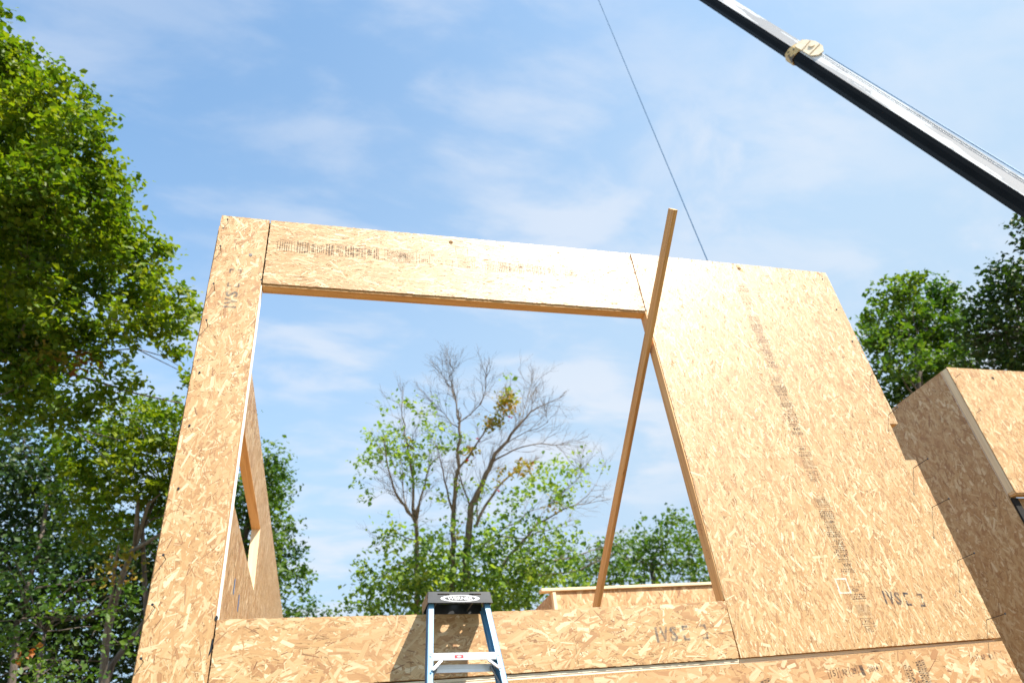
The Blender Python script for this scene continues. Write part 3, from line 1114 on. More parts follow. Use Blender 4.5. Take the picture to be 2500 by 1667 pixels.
fr = {}
for sd in (-1, 1):
    o, a, ax, ux, uy = channel(sd, 0.0, 0.0, 0.082, 0.032, 'front_rail')
    fr[sd] = (o, a, ax, ux, uy)
    e = a + ax * (np.linalg.norm(rail_pts(sd, 0)[1] - a) - 0.03)
    MB().obox(e, ux, uy, ax, 0.03, 0.045, 0.035).build('rubber_foot', M_CAP, o)
rr_ = {}
for sd in (-1, 1):
    o, a, ax, ux, uy = channel(sd, 0.092, 0.004, 0.050, 0.028, 'rear_rail')
    rr_[sd] = (o, a, ax, ux, uy)


def rail_at(tab, sd, z):
    a, ax = tab[sd][1], tab[sd][2]
    return a + ax * ((z - a[2]) / ax[2])


# steps: a flat tread with a turned-down front lip and rear lip
zs = 2.497
k = 0
while zs > 0.2:
    l, r = rail_at(fr, -1, zs), rail_at(fr, 1, zs)
    yf = l[1]
    mb = MB()
    x0_, x1_ = l[0] + 0.005, r[0] - 0.005
    mb.box((x0_, yf - 0.004, zs - 0.030), (x1_, yf - 0.001, zs + 0.012))
    mb.box((x0_, yf - 0.001, zs + 0.009), (x1_, yf + 0.078, zs + 0.012))
    mb.box((x0_, yf + 0.0745, zs - 0.016), (x1_, yf + 0.078, zs + 0.0085))
    st = mb.build('step', M_ALU, lad)
    sub_org(st, lad)
    # riveted rails ends and knee braces
    for sd, q in ((-1, l), (1, r)):
        rv = q + np.array([0, -0.004, -0.004])
        MB().tube([rv, rv + np.array([0, -0.004, 0])], [0.0065, 0.004], 10).build('rivet', M_ALU, st)
        a1 = np.array([q[0] - sd * 0.065, yf + 0.004, zs - 0.031])
        q2 = rail_at(fr, sd, zs - 0.088)
        a2 = np.array([q2[0] - sd * 0.012, q2[1] - 0.008, q2[2]])
        d = (a2 - a1) / np.linalg.norm(a2 - a1)
        nrm = np.cross(d, np.array([0, -1.0, 0]))
        nrm /= np.linalg.norm(nrm)
        MB().obox((a1 + a2) / 2, d, nrm, np.cross(d, nrm), np.linalg.norm(a2 - a1) / 2, 0.007, 0.009).build('knee_brace', M_ALU, lad)
        rv = a2 + np.array([sd * 0.004, -0.010, 0])
        MB().tube([rv, rv + np.array([0, -0.005, 0])], [0.0065, 0.004], 10).build('rivet', M_ALU, st)
    if k == 0:
        P = Print()
        xm = (x0_ + x1_) / 2
        P.rect(xm - 0.065, zs - 0.020, 0.055, 0.018)
        P.build('label', st, (0, yf - 0.004, 0), X, Z, FN, M_REDLAB, 0.0006)
        P = Print()
        P.ellipse(xm - 0.0375, zs - 0.011, 0.015, 0.006, 20)
        for j in range(3):
            P.rect(xm + 0.004, zs - 0.006 - 0.0055 * j, 0.07 - 0.02 * j, 0.0016)
        P.build('label_print', st, (0, yf - 0.004, 0), X, Z, FN, simple('faint_label', (0.62, 0.5, 0.52), 0.5), 0.0011)
    zs -= 0.305
    k += 1
# rear cross members with gusset plates
for zs in (2.44, 1.83, 1.22, 0.61):
    l, r = rail_at(rr_, -1, zs), rail_at(rr_, 1, zs)
    mb = MB()
    mb.box((l[0], l[1] - 0.008, zs - 0.030), (r[0], l[1] - 0.004, zs + 0.016))
    mb.box((l[0], l[1] - 0.0035, zs + 0.012), (r[0], l[1] + 0.014, zs + 0.016))
    mb.box((l[0], l[1] - 0.014, zs - 0.008), (r[0], l[1] - 0.0085, zs - 0.005))
    mb.build('rear_bar', M_ALU, lad)
    for sd, q in ((-1, l), (1, r)):
        c0_ = np.array([q[0] - sd * 0.035, l[1] - 0.018, zs - 0.01])
        q2 = rail_at(rr_, sd, zs - 0.11)
        e_ = np.array([q2[0], q2[1] - 0.012, q2[2]])
        mb = MB()
        mb.tube([c0_ + np.array([0, 0, 0.012]), c0_, (c0_ + e_) / 2, e_], [0.012, 0.014, 0.0075, 0.007], 8)
        mb.build('rear_brace', M_ALUD, lad)
        MB().tube([c0_ + np.array([0, -0.004, 0.026]), c0_ + np.array([0, -0.012, 0.026])], [0.006, 0.004], 8).build('rivet', M_ALU, lad)

# cap: moulded top with holes, skirts all round
CX0, CX1, CY0, CY1, CZT = 1.722, 2.150, -0.305, -0.045, 2.893


def plate_with_holes(name, mat, parent, outer, holes, zbase, thick):
    cu = bpy.data.curves.new(name, 'CURVE')
    cu.dimensions = '2D'
    cu.fill_mode = 'BOTH'
    cu.extrude = thick / 2
    for pts in [outer] + holes:
        sp = cu.splines.new('POLY')
        sp.points.add(len(pts) - 1)
        for i, (a, b_) in enumerate(pts):
            sp.points[i].co = (a, b_, 0, 1)
        sp.use_cyclic_u = True
    ob = bpy.data.objects.new('tmp', cu)
    me = bpy.data.meshes.new_from_object(ob)
    v = [tuple(x.co) for x in me.vertices]
    f = [tuple(p.vertices) for p in me.polygons]
    bpy.data.objects.remove(ob)
    bpy.data.curves.remove(cu)
    bpy.data.meshes.remove(me)
    return v, f


def circ(x, y, rx, ry=None, n=20):
    ry = ry or rx
    return [(x + rx * math.cos(2 * math.pi * k / n), y + ry * math.sin(2 * math.pi * k / n)) for k in range(n)]


def slot(x, y, w, h, n=6):
    r = h / 2
    return [(x + w / 2 - r + r * math.cos(a), y + r * math.sin(a)) for a in np.linspace(-math.pi / 2, math.pi / 2, n)] + \
           [(x - w / 2 + r + r * math.cos(a), y + r * math.sin(a)) for a in np.linspace(math.pi / 2, 3 * math.pi / 2, n)]


v, f = plate_with_holes('cap_top', M_CAP, lad, [(CX0 + .004, CY0 - .002), (CX1 - .004, CY0 - .002), (CX1 - .004, CY1 + .001), (CX0 + .004, CY1 + .001)],
                        [circ(1.954, -0.103, 0.027), circ(2.083, -0.090, 0.010), circ(2.079, -0.126, 0.009), slot(2.063, -0.188, 0.092, 0.012)], 0, 0.004)
v = [(a, b_, c + CZT) for a, b_, c in v]
cap = mesh_obj('cap', v, f, M_CAP, lad)
sub_org(cap, lad)
# front skirt: slots cut through, leaning out a little at the foot; a shallow dip in the top edge
tz = CZT + 0.004
outl = [(CX0, 0), (CX1 + 0.004, 0), (CX1 - 0.010, 0.073), (2.015, 0.073), (2.008, 0.071), (1.872, 0.071), (1.865, 0.073), (CX0 + 0.010, 0.073)]
v, f = plate_with_holes('cap_front', M_CAP, lad, outl, [slot(1.829, 0.056, 0.082, 0.0085), slot(2.040, 0.056, 0.082, 0.0085)], 0, 0.005)
v = [(a, CY0 - 0.010 + b_ * 0.14 - c, tz - 0.073 + b_) for a, b_, c in v]
f = [q[::-1] for q in f]
cf = mesh_obj('cap_front', v, f, M_CAP, lad)
sub_org(cf, lad)
for xs, nm in ((CX0 - 0.0005, 'cap_side'), (CX1 - 0.0075, 'cap_side')):
    MB().box((xs + 0.003, CY0 - 0.0005, tz - 0.073), (xs + 0.0075, CY1 + 0.004, tz - 0.0065)).build(nm, M_CAP, lad)
MB().box((CX0 + 0.012, CY1 + 0.001, tz - 0.073), (CX1 - 0.010, CY1 + 0.006, tz - 0.0065)).build('cap_back', M_CAP, lad)
# hardware under the cap, bolted tongues
for xx in (1.79, 2.03):
    MB().box((xx - 0.004, CY0 + 0.02, tz - 0.06), (xx + 0.004, CY1 - 0.01, tz - 0.006)).build('cap_rib', M_CAP, lad)
# badge: white oval ring with grey field and white lettering
Uc = X
Vc = np.array([0, 0.14, 1.0])
Nc = np.array([0, -1.0, 0.14])
Nc /= np.linalg.norm(Nc)
Oc = np.array([1.938, CY0 - 0.0125, tz - 0.073])
P = Print()
P.ellipse(0, 0.028, 0.130, 0.0215, 44)
P.build('badge', cf, Oc, Uc, Vc, Nc, M_LOGO, 0.0012)
P = Print()
P.ellipse(0, 0.028, 0.104, 0.0170, 44)
P.build('badge_field', cf, Oc, Uc, Vc, Nc, M_LOGOG, 0.0018)
P = Print()
P.text('WERNER', -0.084, 0.0175, 0.168, 0.0215, 0.008)
P.build('badge_lettering', cf, Oc, Uc, Vc, Nc, M_LOGO, 0.0024)

# the ladder stands a touch out of level
for o in list(lad.children) + [c for o in lad.children for c in o.children]:
    me = o.data
    co = np.empty(len(me.vertices) * 3, np.float32)
    me.vertices.foreach_get('co', co)
    co = co.reshape(-1, 3)
    co[:, 2] -= 0.037 * co[:, 0] * (co[:, 2] > 0.1)
    me.vertices.foreach_set('co', co.ravel())
    me.update()

# ------------------------------------------------------------------ crane
def crane_mat():
    m, t, b = new_mat('chipped_white_paint')
    o = nn(t, 'ShaderNodeTexCoord')
    mpg = nn(t, 'ShaderNodeMapping')
    mpg.inputs['Scale'].default_value = (0.26, 4.6, 4.6)
    t.links.new(o.outputs['Object'], mpg.inputs[0])
    n = nn(t, 'ShaderNodeTexNoise', Scale=1.6, Detail=8.0, Roughness=0.62, Distortion=0.4)
    t.links.new(mpg.outputs[0], n.inputs['Vector'])
    f1 = maprange(t, n.outputs[0], 0.512, 0.522)
    f2 = maprange(t, n.outputs[0], 0.503, 0.512)
    c = mixc(t, f2, (0.80, 0.80, 0.80), (0.22, 0.25, 0.29))
    c = mixc(t, f1, c, (0.47, 0.46, 0.46))
    t.links.new(c, b.inputs['Base Color'])
    b.inputs['Roughness'].default_value = 0.42
    return m


def crane_black():
    return simple('boom_underside_black', (0.005, 0.006, 0.007), 0.6, var=0.3, scale=2, spec=0.12)


def crane_yellow():
    m, t, b = new_mat('worn_yellow_paint')
    o = nn(t, 'ShaderNodeTexCoord')
    n = nn(t, 'ShaderNodeTexNoise', Scale=3.4, Detail=7.0, Roughness=0.65)
    t.links.new(o.outputs['Object'], n.inputs['Vector'])
    c = mixc(t, maprange(t, n.outputs[0], 0.57, 0.60), (0.66, 0.46, 0.19), (0.12, 0.08, 0.04))
    t.links.new(c, b.inputs['Base Color'])
    b.inputs['Roughness'].default_value = 0.5
    return m


M_CW, M_CB, M_CY = crane_mat(), crane_black(), crane_yellow()
pR, pC, pT = dpt(2500, 490, 13), dpt(1945, 133, 18), dpt(1357, -249, 30)
bd = pT - pR
bd /= np.linalg.norm(bd)
# put the collar point exactly on the line R-T
pC = pR + bd * (bd @ (pC - pR))
base_b = pR - bd * ((pR[2] - 3.2) / bd[2])
crane = thing('mobile_crane', 'crane with a long telescopic boom, white sides and black underside', 'crane', (base_b[0], base_b[1], 0))
hs = np.cross(bd, np.array([0, 0, 1.0]))
hs /= np.linalg.norm(hs)
if hs @ (CAM - pR) < 0:
    hs = -hs                                  # towards the viewer's side
up_ = np.cross(bd, hs)
if up_[2] < 0:
    up_ = -up_
# roll the boom a touch so that side and underside show as in the picture
ro = math.radians(16)
hs, up_ = hs * math.cos(ro) + up_ * math.sin(ro), -hs * math.sin(ro) + up_ * math.cos(ro)


def boom(name, a, b_, w, h, wall_m, bot_m, par):
    """hexagonal box section: white upper sides, black rounded trough below"""
    L = np.linalg.norm(b_ - a)
    mid = (a + b_) / 2
    half = L / 2
    x = bd
    mats = [wall_m, bot_m]
    prof = [(-w / 2, -h * 0.10), (-w / 2, h / 2), (w / 2, h / 2), (w / 2, -h * 0.10), (w / 2 * 0.86, -h * 0.30), (w * 0.22, -h / 2), (-w * 0.22, -h / 2), (-w / 2 * 0.86, -h * 0.30)]
    v = []
    for s in (-half, half):
        v += [(s, p, q) for p, q in prof]
    k = len(prof)
    f = [tuple(range(k)), tuple(range(2 * k - 1, k - 1, -1))] + [((i + 1) % k, i, i + k, (i + 1) % k + k) for i in range(k)]
    me = bpy.data.meshes.new(name)
    me.from_pydata(v, [], f)
    me.materials.append(wall_m)
    me.materials.append(bot_m)
    for i in range(k):
        if i >= 3:
            me.polygons[2 + i].material_index = 1
    o = bpy.data.objects.new(name, me)
    COL.objects.link(o)
    o.parent = par
    q = mid - np.array(par['_org'])
    z = up_
    yv = hs
    if np.dot(np.cross(x, yv), z) < 0:
        pass
    o.matrix_basis = Matrix(((x[0], yv[0], z[0], q[0]), (x[1], yv[1], z[1], q[1]), (x[2], yv[2], z[2], q[2]), (0, 0, 0, 1)))
    return o


boom('boom_section', base_b, pC, 0.375, 0.475, M_CW, M_CB, crane)
boom('boom_section', pC + bd * 0.01, pT, 0.345, 0.44, M_CW, M_CB, crane)
boom('boom_collar', pC - bd * 0.26, pC + bd * 0.06, 0.42, 0.53, M_CY, M_CY, crane)
M_CABLE0 = simple('grey_hose', (0.10, 0.16, 0.20), 0.5)
# weld bead, wear strips and hose along the near side, seams round the sections
for t0_, col_ in ((0.205, M_CABLE0), (0.17, M_CW)):
    MB().tube([base_b + hs * 0.188 + up_ * t0_, pC - bd * 0.35 + hs * 0.188 + up_ * t0_], 0.005, 5).build('weld_bead', col_, crane)
for j_ in (-1, 0, 1):
    MB().tube([pC - bd * 0.1 + hs * 0.208 + up_ * 0.10 * j_, pC - bd * 0.1 + hs * 0.228 + up_ * 0.10 * j_], 0.02, 6).build('bolt', M_STEEL, crane)
# rope guide standing on the collar: cheek plates with a sheave
M_CREAM = simple('cream_paint', (0.78, 0.66, 0.48), 0.5, var=0.15, scale=5)  # cream, paler than the yellow of the collar
cg = pC + up_ * 0.12 - bd * 0.38
for sgn in (-1, 1):
    mb = MB()
    pts = [(-0.30, -0.13), (0.34, -0.14), (0.44, 0.02), (0.34, 0.17), (0.10, 0.27), (-0.22, 0.27), (-0.42, 0.16), (-0.44, 0.0)]
    prism(mb, pts, cg + hs * sgn * 0.222, bd, up_, hs, -0.012, 0.012)
    mb.build('guide_plate', M_CREAM, crane)
    for a0_, a1_ in (((-0.25, -0.10), (-0.12, 0.25)), ((0.05, -0.12), (0.20, 0.20))):
        p_, q_ = cg + hs * sgn * 0.243 + bd * a0_[0] + up_ * a0_[1], cg + hs * sgn * 0.243 + bd * a1_[0] + up_ * a1_[1]
        MB().tube([p_, q_], 0.016, 5).build('guide_rib', M_CREAM, crane)
    MB().tube([cg + hs * sgn * 0.236 + up_ * 0.12, cg + hs * sgn * 0.262 + up_ * 0.12], [0.085, 0.07], 16).build('hub_cap', M_CREAM, crane)
MB().tube([cg + hs * 0.14 + up_ * 0.18, cg - hs * 0.14 + up_ * 0.18], 0.13, 18).build('sheave', M_CW, crane)
M_CABLE = simple('wire_rope', (0.05, 0.13, 0.24), 0.5, metal=0.3)
MB().tube([cg - bd * 0.40 + up_ * 0.20 + hs * 0.1, base_b + up_ * 0.42 + hs * 0.1], 0.016, 6).build('boom_rope', M_CABLE, crane)
MB().tube([base_b + up_ * 0.26 + hs * 0.12, pC - bd * 0.5 + up_ * 0.26 + hs * 0.12], 0.010, 6).build('boom_rope', M_CABLE, crane)
MB().tube([pC + bd * 0.2 + up_ * 0.24, pT + up_ * 0.24], 0.012, 6).build('boom_rope', M_CABLE, crane)
MB().tube([pT - hs * 0.2, pT + hs * 0.2], 0.3, 18).build('head_sheave', M_CW, crane)
hk = dpt(1727, 636, 16.5)
hk2 = np.array([hk[0] + (hk[0] - pT[0]) / (pT[2] - hk[2]) * (hk[2] - 7.0), hk[1] + (hk[1] - pT[1]) / (pT[2] - hk[2]) * (hk[2] - 7.0), 7.0])
rope = thing('hoist_rope', 'thin wire rope hanging from the crane boom behind the wall', 'rope', hk2)
MB().tube([pT, hk, hk2], 0.013, 6).build('rope', M_CABLE, rope)
MB().tube([hk2, hk2 - np.array([0, 0, .18]), hk2 - np.array([0.07, 0, .3]), hk2 - np.array([0, 0, .42]), hk2 + np.array([.07, 0, -.34])], [0.06, 0.04, 0.03, 0.03, 0.012], 8).build('hook', M_STEEL, rope)
# crane carrier, outside the picture to the right
bx, by = base_b[0], base_b[1]
MB().box((bx - 1.2, by - 0.9, 1.0), (bx + 6.5, by + 1.4, 1.45)).build('carrier_deck', M_CY, crane)
MB().box((bx - 0.6, by - 0.7, 1.6), (bx + 2.4, by + 1.1, 2.6)).build('turntable', M_CY, crane)
MB().box((bx + 4.9, by - 0.8, 1.46), (bx + 6.4, by + 1.3, 2.7)).build('cab', M_CW, crane)
MB().tube([base_b, (bx + 1.0, by + 0.2, 2.4)], 0.26, 10).build('boom_foot', M_CY, crane)
for wx in (-0.2, 1.2, 3.6, 5.2):
    for wy in (-0.95, 1.15):
        MB().tube([(bx + wx, by + wy, 0.5), (bx + wx, by + wy + 0.3, 0.5)], 0.5, 20).build('wheel', M_SEAL, crane)

# ------------------------------------------------------------------ trees
def leaf_mat(name, a, b_, c, trans=0.35):
    m, t, b = new_mat(name)
    g_ = nn(t, 'ShaderNodeNewGeometry')
    col = ramp(t, g_.outputs['Random Per Island'], [(0.0, a), (0.5, b_), (0.97, c), (1.0, c)])
    o = nn(t, 'ShaderNodeTexCoord')
    n = nn(t, 'ShaderNodeTexNoise', Scale=0.55, Detail=3.0)
    t.links.new(o.outputs['Object'], n.inputs['Vector'])
    hs_ = nn(t, 'ShaderNodeHueSaturation')
    t.links.new(col, hs_.inputs['Color'])
    t.links.new(maprange(t, n.outputs[0], 0.3, 0.7, 0.482, 0.512), hs_.inputs['Hue'])
    t.links.new(maprange(t, n.outputs[0], 0.3, 0.7, 1.25, 0.8), hs_.inputs['Value'])
    t.links.new(hs_.outputs[0], b.inputs['Base Color'])
    b.inputs['Roughness'].default_value = 0.5
    b.inputs['Specular IOR Level'].default_value = 0.35
    tr = nn(t, 'ShaderNodeBsdfTranslucent')
    tcol = mixc(t, 1.0, hs_.outputs[0], (1.9, 1.9, 0.7), 'MULTIPLY')
    t.links.new(tcol, tr.inputs[0])
    mx = nn(t, 'ShaderNodeMixShader')
    mx.inputs[0].default_value = trans
    t.links.new(b.outputs[0], mx.inputs[1])
    t.links.new(tr.outputs[0], mx.inputs[2])
    t.links.new(mx.outputs[0], t.nodes['Material Output'].inputs[0])
    return m


def bark_mat(name, c0, c1):
    m, t, b = new_mat(name)
    o = nn(t, 'ShaderNodeTexCoord')
    mpg = nn(t, 'ShaderNodeMapping')
    mpg.inputs['Scale'].default_value = (9, 9, 2.2)
    t.links.new(o.outputs['Object'], mpg.inputs[0])
    n = nn(t, 'ShaderNodeTexNoise', Scale=1.0, Detail=8.0, Roughness=0.7)
    t.links.new(mpg.outputs[0], n.inputs['Vector'])
    t.links.new(ramp(t, n.outputs[0], [(0.35, c0), (0.7, c1)]), b.inputs['Base Color'])
    b.inputs['Roughness'].default_value = 0.9
    bp = nn(t, 'ShaderNodeBump', Strength=0.8, Distance=0.03)
    t.links.new(n.outputs[0], bp.inputs['Height'])
    t.links.new(bp.outputs[0], b.inputs['Normal'])
    return m


M_BARK = bark_mat('grey_bark', (0.12, 0.10, 0.085), (0.34, 0.29, 0.24))
M_BARKD = bark_mat('brown_bark', (0.07, 0.055, 0.045), (0.19, 0.155, 0.125))
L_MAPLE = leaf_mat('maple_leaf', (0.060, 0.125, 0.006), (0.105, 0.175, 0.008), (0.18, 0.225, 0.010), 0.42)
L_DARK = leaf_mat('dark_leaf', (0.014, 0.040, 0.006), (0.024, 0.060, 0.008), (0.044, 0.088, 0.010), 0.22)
L_MID = leaf_mat('mid_green_leaf', (0.036, 0.092, 0.010), (0.062, 0.128, 0.014), (0.10, 0.165, 0.018), 0.38)
L_PALE = leaf_mat('pale_green_leaf', (0.11, 0.20, 0.035), (0.155, 0.25, 0.045), (0.22, 0.29, 0.055), 0.5)
L_YEL = leaf_mat('yellow_brown_leaf', (0.16, 0.18, 0.025), (0.30, 0.25, 0.04), (0.33, 0.17, 0.06), 0.45)
L_RED = leaf_mat('orange_leaf', (0.25, 0.12, 0.03), (0.30, 0.10, 0.03), (0.33, 0.16, 0.04), 0.35)


def unit(n):
    v_ = rng.normal(size=(n, 3))
    return v_ / np.linalg.norm(v_, axis=1, keepdims=True)


def leaves(name, parent, centres, size, per, spread, mat, droop=0.3, aspect=0.75):
    """centres: twig tips; each carries `per` folded leaves scattered round it"""
    n = len(centres) * per
    if n == 0:
        return None
    c = np.repeat(centres, per, axis=0) + rng.normal(0, 1, (n, 3)) * np.array([spread, spread, spread * 0.7])
    nrm = unit(n) * 0.75 + np.array([0.12, -0.2, 0.75])
    nrm /= np.linalg.norm(nrm, axis=1, keepdims=True)
    d = unit(n) + np.array([0, 0, -droop])
    d -= nrm * (d * nrm).sum(1, keepdims=True)
    d /= np.linalg.norm(d, axis=1, keepdims=True)
    s = np.cross(nrm, d)
    L = size * (0.55 + 0.95 * rng.random((n, 1)) ** 1.6)
    Wd = L * aspect * rng.uniform(0.8, 1.1, (n, 1))
    fold = Wd * rng.uniform(0.05, 0.3, (n, 1))
    # eight-point lobed leaf, folded along the midrib
    a0 = c - d * L * 0.5
    tip = c + d * L * 0.5
    r1 = c - d * L * 0.10 + s * Wd * 0.5 + nrm * fold
    r2 = c + d * L * 0.22 + s * Wd * 0.30 + nrm * fold * 0.6
    l1 = c - d * L * 0.10 - s * Wd * 0.5 + nrm * fold
    l2 = c + d * L * 0.22 - s * Wd * 0.30 + nrm * fold * 0.6
    V = np.stack([a0, r1, r2, tip, l2, l1], axis=1).reshape(-1, 3)
    b0 = np.arange(n)[:, None] * 6
    F = np.concatenate([b0 + np.array([[0, 1, 2, 3]]), b0 + np.array([[0, 3, 4, 5]])], axis=1).reshape(-1, 4)
    o = mesh_obj(name, V, F, mat, parent)
    o['kind'] = 'stuff'
    return o


def wobble_path(a, b_, n, amp):
    a, b_ = np.asarray(a, float), np.asarray(b_, float)
    L = np.linalg.norm(b_ - a)
    pts = [a + (b_ - a) * t__ for t__ in np.linspace(0, 1, n + 1)]
    for i in range(1, n):
        pts[i] = pts[i] + rng.normal(0, amp * L / n, 3)
    return pts


def tree(label, base, trunk_top, lobes, leafm, size=0.12, dens=60, per=9, spread=0.16, bark=None, trunk_r=0.22, name='leafy_tree', accents=(), twigs=True, shell=0.5, group=None,
         limb_max=99.0):
    """lobes: (centre xyz, radius, relative density)"""
    bark = bark or M_BARKD
    base, trunk_top = np.asarray(base, float), np.asarray(trunk_top, float)
    t = thing(name, label, 'tree', base, group)
    mb = MB()
    tp = wobble_path(base, trunk_top, 7, 0.10)
    mb.tube(tp, list(np.linspace(trunk_r, trunk_r * 0.3, 8)), 9)
    mb.build('trunk', bark, t, smooth=True)
    br_, tw = MB(), MB()
    cents = []
    for c, r, dn in lobes:
        c = np.asarray(c, float)
        i = min(range(2, 8), key=lambda k: np.linalg.norm(tp[k] - c) + max(0, tp[k][2] - c[2] + 0.3 * r) * 2)
        pth = wobble_path(tp[i], c, 4, 0.16)
        L = np.linalg.norm(c - tp[i])
        r0 = min(trunk_r * 0.3, 0.015 + 0.013 * L)
        if L < limb_max:
            br_.tube(pth, list(np.linspace(r0 * 0.55, r0 * 0.12, 5)), 6, cap=False)
        n = max(3, int(dens * dn * r * r))
        d = unit(n)
        rad = r * (shell + (1.12 - shell) * rng.random((n, 1)) ** 0.6)
        lump = 1 + 0.22 * np.sin(d[:, :1] * 5 + c[0]) * np.sin(d[:, 1:2] * 6 + c[1]) + 0.14 * np.sin(d[:, 2:] * 9 + c[2])
        pts = c + d * rad * lump * np.array([1, 1, 0.85])
        cents.append(pts)
        if twigs:
            for q in pts[::4]:
                m_ = c + (q - c) * 0.35 + rng.normal(0, 0.1 * r, 3)
                tw.tube([c + (q - c) * 0.3, m_, q], [0.006, 0.005, 0.003], 3, cap=False)
    br_.build('branches', bark, t, smooth=True)
    if twigs and tw.v:
        o = tw.build('twigs', bark, t)
        o['kind'] = 'stuff'
    cents = np.concatenate(cents)
    leaves('foliage', t, cents, size, per, spread, leafm)
    for (cc, rr, nn_, mt) in accents:
        pts = np.asarray(cc, float) + unit(nn_) * rr * rng.random((nn_, 1)) ** 0.5
        leaves('turned_leaves', t, pts, size, 5, spread * 0.7, mt)
    return t


def lob(lst, depth, jit=1.2, rs=1.0):
    out = []
    for e in lst:
        x, y_, r = e[0], e[1], e[2]
        dn = e[3] if len(e) > 3 else 1.0
        d = depth + random.uniform(-jit, jit)
        out.append((dpt(x, y_, d), r * d / F_PX * rs, dn))
    return out


# tall maple filling the left edge
A = [(-60, 120, 90), (10, 170, 85), (50, 150, 55), (80, 260, 80), (150, 235, 60), (60, 360, 110), (185, 330, 75), (240, 290, 40), (130, 470, 110), (250, 420, 70), (265, 500, 70),
     (30, 500, 110), (180, 590, 105), (300, 585, 70), (60, 660, 110), (350, 640, 60), (270, 680, 80), (385, 600, 28), (400, 690, 48), (150, 760, 80), (370, 745, 62), (300, 790, 70),
     (420, 790, 50), (470, 770, 34), (30, 820, 90), (120, 880, 80), (230, 870, 40, .7), (180, 990, 60), (300, 880, 26, .6), (430, 850, 34), (60, 960, 60, .8), (270, 950, 45), (330, 935, 16, .7), (455, 925, 26, .8),
     (-80, 300, 130), (-100, 560, 150), (-90, 800, 140), (-180, 420, 200), (-200, 720, 200)]
lobA = lob(A, 14.0, 1.0, 1.0)
lobA += lob([(80, 930, 60), (150, 1010, 45), (20, 900, 75), (110, 830, 70), (190, 820, 50), (50, 1020, 40)], 13.8, 0.7)
lobA += lob([(60, 420, 120), (120, 600, 120), (0, 700, 140), (-60, 240, 120), (260, 600, 60), (20, 330, 100), (160, 450, 70)], 16.5, 0.6)
tr_b = np.array([dpt(-60, 900, 15)[0] - 0.6, dpt(-60, 900, 15)[1], 0])
maple = tree('tall bright maple filling the upper left edge', tr_b, dpt(-60, 240, 15), lobA, L_MAPLE, size=0.125, dens=120, per=19, spread=0.115, trunk_r=0.30, bark=M_BARKD, limb_max=2.6,
     accents=[(dpt(110, 880, 13.5), 0.5, 34, L_YEL), (dpt(85, 480, 13), 0.4, 18, L_YEL), (dpt(215, 880, 13.4), 0.25, 14, L_RED)], shell=0.35)
# long thin boughs reaching across the gap of sky
mb = MB()
for pl_, r0 in (([(0, 860), (130, 900), (250, 935), (330, 960), (445, 985)], 0.035), ([(250, 935), (300, 970), (330, 990)], 0.012), ([(120, 880), (230, 860), (330, 850), (440, 905)], 0.022),
                ([(330, 850), (400, 870), (455, 905)], 0.012), ([(-10, 985), (80, 1000), (180, 1045), (300, 1075)], 0.03), ([(180, 1045), (240, 1100), (290, 1160)], 0.012),
                ([(10, 1010), (60, 1080), (120, 1150)], 0.014), ([(90, 690), (160, 720), (240, 705), (300, 720)], 0.018), ([(40, 840), (70, 770), (130, 700)], 0.03)):
    pts = [dpt(a, b_, 13.8 + 0.1 * i) for i, (a, b_) in enumerate(pl_)]
    mb.tube(pts, list(np.linspace(r0, r0 * 0.3, len(pts))), 6)
mb.build('bough', M_BARK, maple, smooth=True)
# second tree, rounder, behind and below
B = [(300, 1015, 42), (240, 1060, 48), (180, 1110, 60), (350, 1000, 34), (430, 1040, 62), (370, 1030, 50), (300, 1075, 60), (420, 1130, 70), (340, 1140, 80), (250, 1150, 70), (200, 1210, 80), (330, 1230, 80), (410, 1230, 60), (440, 1010, 40), (240, 1290, 70, .7), (470, 1100, 60), (480, 1200, 60)]
tree('rounded green tree with a forked pale trunk, beside the narrow left panel', (dpt(230, 1640, 17)[0], dpt(230, 1640, 17)[1], 0), dpt(395, 1180, 17), lob(B, 17, 1.0), L_MAPLE, size=0.13, dens=95, per=17, spread=0.12,
     trunk_r=0.12, bark=M_BARKD)
mbf = thing('forked_trunk', 'pale forked tree trunk rising behind the lower left leaves', 'tree', (dpt(250, 1667, 16.5)[0], dpt(250, 1667, 16.5)[1], 0))
mb = MB()
b0_ = dpt(250, 1667, 16.5)
mb.tube([(b0_[0] - 0.1, b0_[1], 0), b0_, dpt(262, 1540, 16.4), dpt(300, 1400, 16.4), dpt(335, 1320, 16.4), dpt(362, 1230, 16.3), dpt(392, 1205, 16.3)], [0.16, 0.10, 0.085, 0.065, 0.05, 0.04, 0.02], 9)
mb.tube([dpt(255, 1560, 16.4), dpt(275, 1440, 16.3), dpt(280, 1380, 16.3), dpt(290, 1330, 16.2)], [0.05, 0.04, 0.035, 0.02], 8)
mb.tube([dpt(320, 1345, 16.4), dpt(365, 1320, 16.2), dpt(395, 1300, 16.2)], [0.06, 0.045, 0.03], 6)
mb.tube([dpt(330, 1330, 16.4), dpt(335, 1260, 16.3), dpt(338, 1200, 16.2)], [0.06, 0.05, 0.02], 6)
mb.build('trunk', M_BARK, mbf, smooth=True)
leaves('foliage', mbf, dpt(300, 1390, 15.8) + unit(26) * np.array([.42, .3, .38]), 0.12, 6, 0.10, L_YEL)
